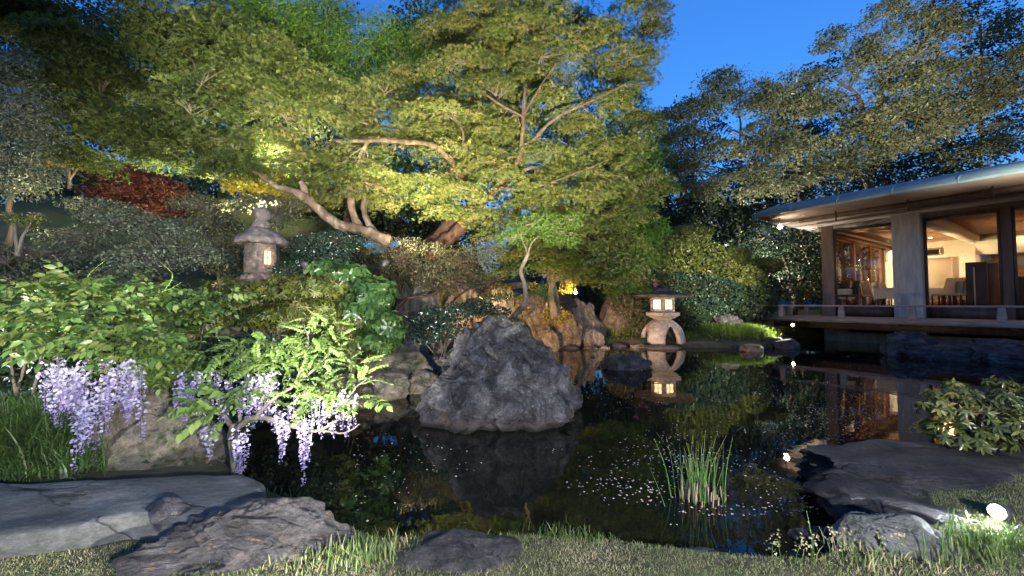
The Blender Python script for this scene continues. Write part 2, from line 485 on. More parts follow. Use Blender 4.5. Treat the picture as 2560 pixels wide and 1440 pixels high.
def _base(X, Y):
    num = np.zeros(X.shape); den = np.zeros(X.shape)
    for cx, cy, cz in CTRL:
        w = 1.0 / ((X-cx)**2 + (Y-cy)**2 + .05) ** 1.5
        num += w*cz; den += w
    return num/den

def ground_np(X, Y):
    s = seg_dist(X, Y)
    b = _base(X, Y)
    q = np.stack([X*.9, Y*.9, X*0], -1).reshape(-1, 3)
    nz = fbm(q, 4, 3).reshape(X.shape)
    k = np.clip((s+.02)/1.1, 0, 1); k = k*k*(3-2*k)
    edge = np.clip((s + .03)/.10, 0, 1)
    z = np.where(s > -.03, .13*edge + (b-.13)*k + nz*.05*k, 0)
    z = np.where(s <= -.03, -np.clip(-(s+.03)*1.2, 0, .6)-.02, z)
    return z

def gz(x, y):
    return float(ground_np(np.array([[float(x)]]), np.array([[float(y)]]))[0, 0])

def axis(lo, hi, fine_lo, fine_hi, step, grow=1.12):
    a = list(np.arange(fine_lo, fine_hi, step)); s = step; v = fine_lo
    left = []
    while v > lo:
        s *= grow; v -= s; left.append(v)
    s = step; v = a[-1]; right = []
    while v < hi:
        s *= grow; v += s; right.append(v)
    return np.array(left[::-1] + a + right)

gx = axis(-500, 500, -5, 6, .07); gy = axis(-300, 700, .8, 8, .07)
GX, GY = np.meshgrid(gx, gy)
GZ = ground_np(GX, GY)
ny, nx = GX.shape
V = np.stack([GX, GY, GZ], -1).reshape(-1, 3)
ii, jj = np.meshgrid(np.arange(ny-1), np.arange(nx-1), indexing='ij')
ii = ii.ravel(); jj = jj.ravel()
quad = np.stack([ii*nx+jj, ii*nx+jj+1, (ii+1)*nx+jj+1, (ii+1)*nx+jj], 1)
M['ground'] = surface('mossy_soil_ground', [(.3, (.035, .03, .02)), (.5, (.07, .065, .035)), (.7, (.13, .115, .07))], 2.5, .95, .8, .03, 18,
                      second=(.9, (.045, .065, .02), .45, .6))
tag(link('ground', mesh_np('ground', V, [quad], True), M['ground']), 'dark mossy soil and lawn ground around the pond', kind='structure')

# water
m, n, o = newmat('dark_pond_water')
b = n.nodes.new('ShaderNodeBsdfPrincipled')
b.inputs['Base Color'].default_value = (.006, .007, .005, 1)
b.inputs['Roughness'].default_value = .02
b.inputs['IOR'].default_value = 1.4
v = mapping(n, (1, 1, 1))
f = noise(n, 1.3, 3, .5, v)
f2 = noise(n, 9, 3, .5, v)
mm = n.nodes.new('ShaderNodeMath'); mm.operation = 'MULTIPLY_ADD'; mm.inputs[1].default_value = .12
n.links.new(f2, mm.inputs[0]); n.links.new(f, mm.inputs[2])
n.links.new(bump(n, mm.outputs[0], .10, .03), b.inputs['Normal'])
n.links.new(b.outputs[0], o.inputs[0])
M['water'] = m
wv = [(-3.5, 1.8, 0), (22, 1.8, 0), (22, 18, 0), (-3.5, 18, 0)]
tag(link('water', mesh_np('water', wv, [np.array([(0, 1, 2, 3)])]), M['water']), 'still black pond water mirroring the trees and lanterns', kind='structure')

# ------------------------------------------------------------------ rocks
_ico = {}
def ico(sub):
    if sub not in _ico:
        bm = bmesh.new(); bmesh.ops.create_icosphere(bm, subdivisions=sub, radius=1.0)
        _ico[sub] = (np.array([v.co[:] for v in bm.verts]), np.array([[v.index for v in f.verts] for f in bm.faces]))
        bm.free()
    return _ico[sub]

def facet(p, nrm, K, rs, amount, clampv, jit=.3):
    """break a lumpy surface into irregular planes: every point moves towards the plane of its nearest seed"""
    ids = rs.choice(len(p), K, replace=False)
    sp, sn = p[ids], nrm[ids] + rs.normal(size=(K, 3))*jit
    sn /= np.linalg.norm(sn, axis=1, keepdims=True)
    best = np.full(len(p), 1e9); arg = np.zeros(len(p), int)
    for k in range(K):
        d = ((p-sp[k])**2).sum(1); m_ = d < best; best[m_] = d[m_]; arg[m_] = k
    off = ((sp[arg]-p)*sn[arg]).sum(1)/np.maximum(.35, (nrm*sn[arg]).sum(1))
    return p + nrm*np.clip(off*amount, -clampv, clampv)[:, None]

def rock_mesh(dims, seed, sub=4, planes=9, rough=.10, strata=0.0, sdir=(.3, .1, 1), flat=None, peak=None, sharp=.5, grooves=0.0):
    """faceted boulder: a unit ball cut by random planes, eroded by noise; dims are half sizes"""
    D, Fc = ico(sub)
    rs = np.random.default_rng(seed)
    N = rs.normal(size=(planes, 3)); N /= np.linalg.norm(N, axis=1, keepdims=True)
    dd = rs.uniform(.62, .92, planes)
    dot = D @ N.T
    rr = np.where(dot > 1e-3, dd / np.maximum(dot, 1e-3), 9)
    k = 14 + sharp * 30
    r = -np.log(np.exp(-k*np.minimum(rr, 2)).sum(1) + np.exp(-k*1.0)) / k
    p = D * r[:, None]
    if peak is not None:       # pull the top into a ridge off to one side
        px, py = peak
        t = np.clip(p[:, 2], 0, 1)
        p[:, 0] = p[:, 0]*(1-.55*t) + px*t
        p[:, 1] = p[:, 1]*(1-.5*t) + py*t
    r1 = fbm(p*2.3 + seed, 5, seed)
    rid = 1 - np.abs(fbm(p*3.1 + seed*2, 4, seed+5))*2
    disp = rough*(r1*.9 + (rid-.6)*.5)
    if strata:
        s = np.array(sdir, float); s /= np.linalg.norm(s)
        h = (p @ s)*7 + fbm(p*1.7, 3, seed+9)*1.3
        st = np.abs((h % 1) - .5)*2
        h2 = (p @ s)*19 + fbm(p*2.7, 3, seed+19)*1.6
        disp += strata*((st**.5) - .6) + strata*.5*(np.abs((h2 % 1)-.5)*2-.5)
    if grooves:
        ang = np.arctan2(p[:, 1], p[:, 0])*7 + fbm(p*2, 3, seed+3)*2.5
        disp += grooves*np.sin(ang*2.0)
    if sub >= 5: p = facet(p, D, 26, rs, .8, .12); p = facet(p, D, 90, rs, .6, .05, .35)
    p = p + D*disp[:, None]*(.75 if sub >= 5 else 1) + D*(fbm(p*11, 3, seed+31)*rough*.16)[:, None]
    p = p * np.array(dims)
    if flat is not None:
        p[:, 2] = np.where(p[:, 2] > flat, flat + (p[:, 2]-flat)*.22, p[:, 2])
    return mesh_np('rock', p, [Fc], True)

def rock(name, loc, dims, seed, mat, label, cat='rock', group=None, rz=0, tilt=(0, 0), **kw):
    me = rock_mesh(dims, seed, **kw)
    try:
        me.set_sharp_from_angle(angle=R(38))
    except Exception:
        pass
    o = link(name, me, M[mat])
    o.location = loc
    o.rotation_euler = (tilt[0], tilt[1], rz)
    return tag(o, label, cat, group)

# the big pond rock, sculpted from its outline: (height fraction, left, right, front, back)
def pond_rock():
    D, Fc = ico(6)
    base = P(1262, 1040, 5.05); base.z = 0
    p = D.copy()
    # profile table: z, xl, xr, half depth
    zt = [-.35, 0, .18, .45, .75, 1.0, 1.14, 1.22]
    xl = [-1.05, -1.00, -.92, -.78, -.66, -.54, -.46, -.38]
    xr = [1.05, .99, .90, .74, .58, .38, .22, .08]
    hd = [.62, .62, .60, .50, .38, .25, .16, .08]
    z = (D[:, 2]+1)/2*(1.22+.35)-.35
    ang = np.arctan2(D[:, 1], D[:, 0]); 
    L = np.interp(z, zt, xl); Rr = np.interp(z, zt, xr); H = np.interp(z, zt, hd)
    n4 = 2.7
    ca, sa = np.cos(ang), np.sin(ang)
    rs = (np.abs(ca)**n4 + np.abs(sa)**n4)**(-1/n4)
    cap = np.clip(np.sqrt(np.maximum(1-D[:, 2]**4, 0)), 0, 1)
    cx = (L+Rr)/2; hx = (Rr-L)/2
    X = cx + hx*ca*rs*cap; Y = H*sa*rs*cap
    p = np.stack([X, Y, z], 1)
    nrm = np.stack([ca, sa*1.3, .35+D[:, 2]*.5], 1); nrm /= np.linalg.norm(nrm, axis=1, keepdims=True)
    rs_ = np.random.default_rng(12)
    q = p.copy(); q[:, 0] += .35*q[:, 2]
    p = facet(p, nrm, 26, rs_, .8, .09, .28); p = facet(p, nrm, 110, rs_, .7, .06, .35)
    d1 = fbm(q*2.0, 5, 41)
    rid = 1-np.abs(fbm(q*np.array([2.6, 2.6, 1.9])+7, 5, 51))*2
    diag = (p @ np.array([.62, .3, .72]))*4.2 + fbm(p*1.8, 4, 5)*1.6
    strat = (np.abs((diag % 1)-.5)*2)**.6
    crz = np.abs(fbm(q*4.5+2, 3, 61)); crz2 = np.abs(fbm(q*9+5, 3, 63))
    p += nrm*(.07*d1 + .05*(rid-.6) + .05*(strat-.6) + .016*fbm(p*14, 3, 8) - .05*np.exp(-crz*14) - .022*np.exp(-crz2*10))[:, None]
    me = mesh_np('rock', p, [Fc], True)
    try: me.set_sharp_from_angle(angle=R(35))
    except Exception: pass
    m, n, o = newmat('pond_rock_stone')
    v = mapping(n, (1, 1, 1), (0, .6, .2))
    fm = n.nodes.new('ShaderNodeMath'); fm.operation = 'MULTIPLY_ADD'; fm.inputs[1].default_value = .5; n.links.new(noise(n, 34, 8, .8, v), fm.inputs[0]); fa = n.nodes.new('ShaderNodeMath'); fa.operation = 'SUBTRACT'; fa.inputs[1].default_value = .25; n.links.new(noise(n, 3.4, 11, .74, v, .7), fa.inputs[0]); n.links.new(fa.outputs[0], fm.inputs[2])
    c = ramp(n, fm.outputs[0], [(.36, (.008, .008, .012)), (.46, (.04, .039, .045)), (.56, (.115, .112, .122)), (.68, (.32, .315, .32))])
    lich = ramp(n, noise(n, 24, 4, .6, v), [(.63, (0, 0, 0)), (.7, (1, 1, 1))])
    c = mixcol(n, lich, c, (.26, .27, .25))
    cc = n.nodes.new('ShaderNodeTexCoord'); sx = n.nodes.new('ShaderNodeSeparateXYZ'); n.links.new(cc.outputs['Object'], sx.inputs[0])
    ad = n.nodes.new('ShaderNodeMath'); ad.operation = 'MULTIPLY_ADD'; ad.inputs[1].default_value = .5
    n.links.new(noise(n, 5, 4, .6, v), ad.inputs[0]); n.links.new(sx.outputs[2], ad.inputs[2])
    low = ramp(n, ad.outputs[0], [(.28, (1, 1, 1)), (.40, (0, 0, 0))])
    c = mixcol(n, low, c, (.115, .085, .075))
    wet = ramp(n, sx.outputs[2], [(.02, (1, 1, 1)), (.07, (0, 0, 0))])
    c = mixcol(n, wet, c, (.018, .015, .013))
    bs = n.nodes.new('ShaderNodeBsdfPrincipled'); n.links.new(c, bs.inputs['Base Color']); bs.inputs['Roughness'].default_value = .62
    n.links.new(bump(n, noise(n, 6, 12, .75, v, 1.6), 1.0, .16), bs.inputs['Normal'])
    n.links.new(bs.outputs[0], o.inputs[0])
    ob = link('pond_rock', me, m)
    ob.location = base
    return tag(ob, 'tall blue grey peaked boulder rising from the middle of the pond', 'rock')
pond_rock()

def at(px, py, d): return P(px, py, d)
def on(px, d, dz=0.0):
    p = P(px, 700, d); p.z = gz(p.x, p.y) + dz; return p

# foreground left
def slab():
    """long flat stepping slab, outline in plan"""
    top = .25
    out = [(-200, 1192), (60, 1205), (200, 1196), (330, 1190), (470, 1186), (600, 1186), (655, 1206), (662, 1238), (640, 1262), (560, 1288), (430, 1300), (330, 1290), (240, 1306), (60, 1334), (-200, 1350)]
    pts = np.array([G(px, py, top)[:2] for px, py in out])
    pts = smooth_path(np.vstack([pts, pts[:1]]), 90)[:-1, :2]
    c = pts.mean(0)
    rings = []
    rs = [(1.0, -.22), (1.0, -.10), (.995, -.03), (.975, -.005), (.93, .0), (.8, .004), (.6, .0), (.4, .004), (.2, .0), (.05, .0)]
    Vv = []
    for s, dz in rs:
        q = c + (pts-c)*s
        q3 = np.column_stack([q, np.full(len(q), top+dz)])
        e = fbm(q3*2.2, 4, 77)
        q3[:, 2] += e*.030 + fbm(q3*7, 3, 7)*.006
        q3[:, :2] += (fbm(q3*5+9, 3, 78)*.02)[:, None]*np.sign(q-c)
        Vv.append(q3)
    mb = MB(); mb.rings([list(v) for v in Vv])
    ob = mb.build('flat_rock', M['rock_slab'], smooth=True)
    return tag(ob, 'long flat grey stepping slab lying along the water at lower left', 'rock')
slab()
rock('boulder', G(392, 1308, .22) + Vector((0, .06, .02)), (.135, .10, .085), 21, 'rock_blue', 'small rounded dark stone between the long flat slab and the layered rock', sub=4)
rock('layered_rock', P(600, 1410, 2.03) + Vector((0, .08, .0)), (.56, .27, .25), 33, 'rock_layer', 'angular purplish layered rock in the grass below the flat slab', sub=6, strata=.055, sdir=(.5, .25, .75), planes=9, rough=.20, tilt=(0, .06), peak=(.12, .1))
rock('low_rock', P(1110, 1405, 2.02) + Vector((0, .06, -.055)), (.44, .24, .12), 35, 'rock_layer', 'low crumbly grey rock sunk in the lawn edge at bottom centre', sub=5, strata=.04, rough=.16)
rock('low_rock', P(1745, 1412, 2.1) + Vector((0, .05, -.03)), (.24, .10, .06), 36, 'rock_blue', 'small dark stone half buried in the lawn edge right of centre', sub=5, rough=.16)
# right bank
rock('flat_rock', G(2350, 1230, .10) + Vector((.25, .12, -.02)), (1.2, .56, .28), 52, 'rock_dark', 'broad dark flat rock sloping into the pond behind the bright floodlight', sub=6, strata=.045, sdir=(.1, .35, 1), rough=.15, flat=.17, rz=-.12)
rock('flat_rock', G(2190, 1250, .08) + Vector((.03, -.12, -.04)), (.46, .46, .22), 53, 'rock_dark', 'blocky dark rock between the flat rock and the black water', sub=5, rough=.16, planes=12, flat=.15)
rock('blue_rock', G(2108, 1172, .08) + Vector((0, 0, .0)), (.19, .12, .10), 54, 'rock_blue', 'small streaky bluish stone at the tip of the right bank', sub=5, strata=.05, sdir=(.1, .2, 1), rough=.09)
rock('sunken_rock', G(2120, 1352, .03) + Vector((0, 0, -.02)), (.30, .10, .06), 55, 'rock_dark', 'thin sliver of rock at the water line below the blocky dark rock', sub=4, rz=-.45, strata=.04)
rock('leaning_rock', P(2330, 1392, 2.08) + Vector((0, .05, -.03)), (.34, .19, .19), 56, 'rock_slab', 'grey wedge shaped rock with a lit top beside the floodlight', sub=5, rough=.07, planes=6, rz=-.35, tilt=(-.15, .25), peak=(-.35, .0))
# left bank
rock('pale_boulder', P(335, 1175, 3.25) + Vector((0, .14, .08)), (.60, .34, .50), 61, 'rock_tan', 'large pale tan boulder under the left hanging wisteria flowers', sub=6, rough=.15, planes=12)
rock('pale_boulder', P(470, 1175, 3.3) + Vector((0, .08, .04)), (.22, .2, .30), 62, 'rock_tan', 'smaller mossy tan boulder right of the large pale boulder', sub=5, rough=.16)
rock('bank_block', P(955, 968, 6.85) + Vector((0, .45, .22)), (.82, .50, .46), 63, 'rock_tan', 'squarish mossy stone block at the water behind the wisteria', sub=6, rough=.10, planes=6, flat=.34)
rock('bank_block', P(790, 985, 6.3) + Vector((0, .35, .10)), (.55, .40, .40), 64, 'rock_brown', 'shadowed brown stone left of the squarish block at the water', sub=4, rough=.07)
# standing stones along the waterfall bank
stn = [(1012, 905, 9.9, .24, 1.12, 'narrow grooved pale standing stone, leftmost by the water'), (1062, 905, 9.8, .36, 1.12, 'broad grooved pale standing stone with vertical lines'),
       (1048, 905, 9.4, .5, .30, 'low pale stone at the water in front of the standing stones'), (1130, 880, 10.8, .30, .75, 'brown standing stone just right of the grooved ones'),
       (1190, 870, 11.3, .50, .75, 'tan leaning stone lit orange under the low branch'), (1255, 850, 12.2, .38, 1.0, 'tall pale stone streaked by the little waterfall'),
       (1290, 835, 11.2, .40, .52, 'rounded pale stone behind the peak of the pond rock'), (1325, 850, 12.8, .55, .98, 'rust orange boulder glowing beside the thin trunk'),
       (1415, 850, 12.8, .48, .72, 'yellow lit rounded boulder right of the rust orange one')]
for k, (px, py, d, w, h, lab) in enumerate(stn):
    b0 = P(px, py, d); z0 = min(b0.z, gz(b0.x, b0.y)); z0 = max(z0, -.1)
    rock('standing_stone', (b0.x, b0.y+.1, z0+h*.8), (w, .33, h*1.06), 70+k, 'rock_stele' if k not in (4, 7, 8) else 'rock_brown', lab, group='stones set upright along the far bank', sub=5, rough=.08, grooves=.025, planes=8)
rock('fall_rock', P(1440, 860, 13.9) + Vector((.1, .5, .55)), (.95, .6, 1.05), 83, 'rock_stele', 'wide grey peaked rock beneath the small bright lamp', sub=5, rough=.1, peak=(.15, 0), strata=.03, sdir=(1, 0, .3))
rock('cap_rock', P(1262, 712, 12.4), (.85, .5, .18), 84, 'rock_dark', 'dark overhanging cap stone above the little waterfall', sub=4, rough=.08)
rock('fall_rock', P(1540, 790, 14.6), (.8, .5, .75), 85, 'rock_brown', 'brown rock half hidden behind grasses left of the pond lantern', sub=4)
rock('fall_rock', P(1380, 800, 14.2), (1.3, .6, 1.0), 86, 'rock_dark', 'dark rock in shade behind the yellow lit boulder', sub=4)
rock('back_rock', P(1180, 770, 13.0), (2.3, .8, .95), 88, 'rock_brown', 'dark brown rock wall behind the standing stones', sub=4)
rock('pond_stone', G(1575, 925) + Vector((0, .2, .02)), (.46, .34, .38), 91, 'rock_dark', 'lone rough grey stone in the water left of the lantern reflection', sub=5, rough=.24, planes=14)
# shore stones round the lantern island: flat coping pieces and cobbles
lst = [(1478, 874, .26, .09, 'rock_brown', 'little flat stone beside the shore light'), (1430, 872, .3, .1, 'rock_dark', 'low dark shore stone under the grass clump'), (1545, 868, .34, .10, 'rock_dark', 'flat dark shore stone below the tall iris blades'),
       (1600, 870, .26, .12, 'rock_brown', 'brown shore stone just left of the lantern foot'), (1668, 873, .62, .10, 'rock_brown', 'long flat stone under the feet of the pond lantern'), (1740, 868, .18, .14, 'rock_brown', 'upright little shore stone right of the lantern foot'),
       (1768, 866, .24, .15, 'rock_brown', 'pinkish shore stone at the left end of the sedge bed'), (1812, 868, .3, .12, 'rock_brown', 'pinkish flat shore stone under the middle of the sedge bed'), (1845, 872, .22, .10, 'rock_dark', 'dark shore stone under the sedge bed'),
       (1884, 880, .36, .22, 'rock_brown', 'pointed pinkish shore stone at the right end of the sedge bed'), (1940, 868, .36, .3, 'rock_dark', 'rounded dark rock between sedge bed and deck'), (1975, 872, .42, .26, 'rock_dark', 'dark rock below the small lamp under the deck corner'),
       (1512, 872, .2, .09, 'rock_brown', 'small brown shore stone left of the iris clump')]
for k, (px, py, w, h, mt, lab) in enumerate(lst):
    g = G(px, py)
    rock('shore_stone', (g.x, g.y+w*.5, h*.25), (w, w*.7, h), 100+k, mt, lab, 'stone', 'stones edging the far shore', sub=4, rough=.1)
rock('mound_rock', P(1815, 812, 15.0), (.62, .4, .46), 120, 'rock_blue', 'grooved grey rock standing behind the bright sedge bed', sub=5, rough=.1, grooves=.04)
rock('mound_rock', P(1776, 822, 14.8), (.5, .3, .22), 121, 'rock_blue', 'low bluish rock left of the grooved rock behind the sedge bed', sub=4)
# dark rocks in front of the tea house
for k, (px, py, d, w, dd, h, lab) in enumerate([(2280, 860, 10.9, .75, .5, .62, 'pointed dark rock rising in front of the deck'), (2380, 885, 10.3, 1.0, .5, .36, 'long low dark rock ridge below the deck'),
        (2480, 880, 10.0, .9, .5, .42, 'jagged dark rock at the far right under the deck'), (2560, 905, 9.6, .9, .5, .30, 'low dark rock cut by the right edge of the picture below the deck')]):
    g = P(px, py, d)
    rock('dark_rock', (g.x, g.y, .06), (w, dd, h), 130+k, 'rock_dark', lab, group='dark rocks lying in front of the deck', sub=5, strata=.05, rough=.16)

# extra stones filling the banks
for k, (px, py, d, w, dp_, h, mt_, lab) in enumerate([(960, 1010, 6.15, .45, .35, .24, 'rock_tan', 'low mossy stone at the water below the squarish block'), (870, 1030, 5.7, .45, .4, .25, 'rock_brown', 'low brown stone in shade behind the wisteria branch'), (1052, 985, 6.5, .28, .3, .2, 'rock_tan', 'little tan stone beside the squarish block'),
      (1085, 925, 8.2, .34, .3, .22, 'rock_stele', 'small pale stone at the water just left of the pond rock'), (1010, 880, 8.8, .45, .35, .55, 'rock_stele', 'pale upright stone under the dark glossy bush'),
      (1120, 900, 9.0, .4, .3, .42, 'rock_brown', 'brown stone behind the dark glossy bush'), (960, 860, 8.6, .5, .4, .6, 'rock_brown', 'brown boulder above the mossy block stone'), (1190, 870, 10.2, .35, .3, .38, 'rock_stele', 'pale squat stone left of the rounded pale stone'),
      (1370, 850, 11.9, .3, .25, .42, 'rock_brown', 'small mossy stone at the foot of the yellow lit boulder'), (1480, 850, 13.2, .35, .3, .4, 'rock_stele', 'pale stone below the small bright lamp'), (1235, 800, 12.6, .5, .3, .6, 'rock_brown', 'orange tinted stone left of the thin trunk'),
      (1350, 770, 13.6, .5, .4, .55, 'rock_brown', 'brown stone above the yellow lit boulder'), (1160, 780, 11.8, .4, .3, .7, 'rock_stele', 'pale slanting slab behind the tan leaning stone')]):
    b0 = P(px, py, d); z0 = max(0, min(b0.z, gz(b0.x, b0.y)))
    rock('bank_stone', (b0.x, b0.y, z0+h*.55), (w, dp_, h), 160+k, mt_, lab, 'stone', 'stones stacked along the bank behind the pond rock', sub=5, rough=.12, planes=10)

# waterfall: a thin sheet of falling water
m, n, o = newmat('falling_water')
b = n.nodes.new('ShaderNodeBsdfPrincipled'); b.inputs['Base Color'].default_value = (.75, .72, .70, 1); b.inputs['Roughness'].default_value = .25
tr = n.nodes.new('ShaderNodeBsdfTransparent'); mx = n.nodes.new('ShaderNodeMixShader')
f = ramp(n, noise(n, 22, 3, .6, mapping(n, (1, 1, .05))), [(.42, (0, 0, 0)), (.62, (.55, .55, .55))])
n.links.new(f, mx.inputs[0]); n.links.new(tr.outputs[0], mx.inputs[1]); n.links.new(b.outputs[0], mx.inputs[2]); n.links.new(mx.outputs[0], o.inputs[0])
mb = MB()
a0 = P(1228, 716, 11.75); a1 = P(1262, 716, 11.75)
N = 10
rr_ = []
for i in range(N+1):
    t = i/N
    z = a0.z*(1-t) + .0*t
    yb = -.06 - .28*math.sqrt(t)
    rr_.append([(a0.x, a0.y+yb, z), (a1.x, a1.y+yb, z), (a1.x, a1.y+yb+.03, z), (a0.x, a0.y+yb+.03, z)])
mb.rings(rr_)
tag(mb.build('water', m, smooth=True), 'thin veil of falling water over the tall pale stone', kind='structure')
# ================================================================== stone lanterns
def ngon(n, r, z, ph=0.0, sx=1.0):
    return [(r*sx*math.cos(ph+2*math.pi*k/n), r*math.sin(ph+2*math.pi*k/n), z) for k in range(n)]

def roughen(o, amp, scale, seed=1):
    me = o.data
    co = np.zeros(len(me.vertices)*3); me.vertices.foreach_get('co', co); co = co.reshape(-1, 3)
    dsp = np.stack([fbm(co*scale+k*9, 4, seed+k) for k in range(3)], 1)
    co += dsp*amp
    me.vertices.foreach_set('co', co.ravel()); me.update()

def subdiv_obj(o, cuts=3):
    bm = bmesh.new(); bm.from_mesh(o.data)
    bmesh.ops.subdivide_edges(bm, edges=bm.edges[:], cuts=cuts, use_grid_fill=True)
    bm.to_mesh(o.data); bm.free()

def lamp_point(name, loc, col, power, radius=.03, parent=None):
    l = bpy.data.lights.new(name, 'POINT'); l.color = col; l.energy = power; l.shadow_soft_size = radius
    o = bpy.data.objects.new(name, l); COL.objects.link(o); o.location = loc
    if parent: o.parent = parent
    return o

def lamp_spot(name, loc, target, col, power, angle=100, blend=.6, radius=.05):
    l = bpy.data.lights.new(name, 'SPOT'); l.color = col; l.energy = power; l.shadow_soft_size = radius
    l.spot_size = R(angle); l.spot_blend = blend
    o = bpy.data.objects.new(name, l); COL.objects.link(o); o.location = loc
    d = Vector(target) - Vector(loc)
    o.rotation_euler = d.to_track_quat('-Z', 'Y').to_euler()
    return o

def pond_lantern():
    """wide-roofed snow-viewing lantern on four arched legs"""
    g = G(1667, 866); g.y += .35; g.z = .09
    S = .128/10
    root = empty('snow_lantern', g, R(-7), 'wide roofed stone lantern on arched legs glowing at the pond edge', 'stone lantern')
    s = 1.0
    # legs: hexagonal dome shell with arched openings -> four curved legs
    nleg = 4
    ztop = .78
    prof = [(0.0, .71), (.14, .70), (.30, .67), (.42, .63), (.52, .57), (.58, .52), (.66, .43), (.73, .33), (.78, .24)]
    for k in range(nleg):
        a0 = R(90*k - 31)
        mb = MB()
        rings = []
        for z, r in prof:
            t = z/ztop
            # angular half width grows towards the top so neighbouring legs meet over the arch
            if z < .36: hw = R(24 + 5*(t/.6)**2)
            elif z < .45: hw = R(31)
            elif z < .55: hw = R(38)
            else: hw = R(44.9)
            th = .15
            n = 7
            outer = [(r*math.cos(a0-hw+2*hw*i/(n-1)), r*math.sin(a0-hw+2*hw*i/(n-1)), z) for i in range(n)]
            ri = max(r-th, .02)
            inner = [(ri*math.cos(a0+hw-2*hw*i/(n-1)), ri*math.sin(a0+hw-2*hw*i/(n-1)), z) for i in range(n)]
            rings.append(outer+inner)
        mb.rings(rings)
        mb.build('leg', M['lantern_stone'], root, smooth=False)
    # collar on the dome
    mb = MB(); mb.rings([ngon(24, r, z) for z, r in [(.765, .285), (.80, .30), (.81, .33)]]); mb.build('collar', M['lantern_stone'], root)
    mb = MB(); mb.rings([ngon(6, r, z, R(20)) for z, r in [(.812, .40), (.90, .56), (.905, .60), (1.0, .60), (1.005, .585), (1.03, .48)]])
    mb.build('platform', M['lantern_stone'], root, bevel=.008)
    # fire box: six walls with openings, frames and lit panes
    rb = .43; zb, zt = 1.03, 1.50
    ang = [R(20+60*k) for k in range(6)]
    box = MB(); 
    for k in range(6):
        a, b = ang[k], ang[(k+1) % 6]
        p = Vector((rb*math.cos(a), rb*math.sin(a), 0)); q = Vector((rb*math.cos(b), rb*math.sin(b), 0))
        d = (q-p); L = d.length; d.normalize(); nrm = Vector((d.y, -d.x, 0))
        if nrm.dot(p) < 0: nrm = -nrm
        def quad(u0, u1, z0, z1, t0, t1, m_):
            V = []
            for tt in (t0, t1):
                for (u, z) in ((u0, z0), (u1, z0), (u1, z1), (u0, z1)):
                    w = p + d*u - nrm*tt; V.append((w.x, w.y, z))
            m_.add(V, [np.array([(0,3,2,1),(4,5,6,7),(0,1,5,4),(1,2,6,5),(2,3,7,6),(3,0,4,7)])])
        u0, u1, z0, z1 = L*.20, L*.80, zb+.09, zt-.085
        quad(0, L, zb, z0, 0, .05, box); quad(0, L, z1, zt, 0, .05, box)
        quad(0, u0, z0, z1, 0, .05, box); quad(u1, L, z0, z1, 0, .05, box)
        pane = MB(); quad(u0, u1, z0, z1, .034, .044, pane)
        w_ = MB()
        for uu in (.5,): quad(u0+(u1-u0)*uu-.006, u0+(u1-u0)*uu+.006, z0, z1, .018, .030, w_)
        for zz in (.5,): quad(u0, u1, z0+(z1-z0)*zz-.006, z0+(z1-z0)*zz+.006, .020, .032, w_)
        fr = w_.build('window_frame', M['muntin'], root)
        pane.build('pane', M['paper'], fr)
    box.build('fire_box', M['lantern_stone'], root)
    # roof: wide, thin edged, gently curved hexagon
    rings = []
    for z, r in [(1.505, .45), (1.515, .66), (1.53, 1.02), (1.55, 1.06), (1.58, 1.05), (1.61, .86), (1.65, .62), (1.69, .40), (1.71, .30)]:
        rings.append(ngon(6, r, z, R(20)))
    mb = MB(); mb.rings(rings); rf = mb.build('roof', M['lantern_roof'], root)
    subdiv_obj(rf, 3); roughen(rf, .018, 4, 3)
    mb = MB(); mb.rings([ngon(10, r, z) for z, r in [(1.70, .26), (1.73, .28), (1.77, .25), (1.81, .16), (1.84, .06)]])
    fn = mb.build('finial', M['lantern_roof'], root, smooth=True)
    lamp_point('lantern_flame', (0, 0, 1.60-.36), (1, .72, .4), 9, .05, root)
    return root
pond_lantern()

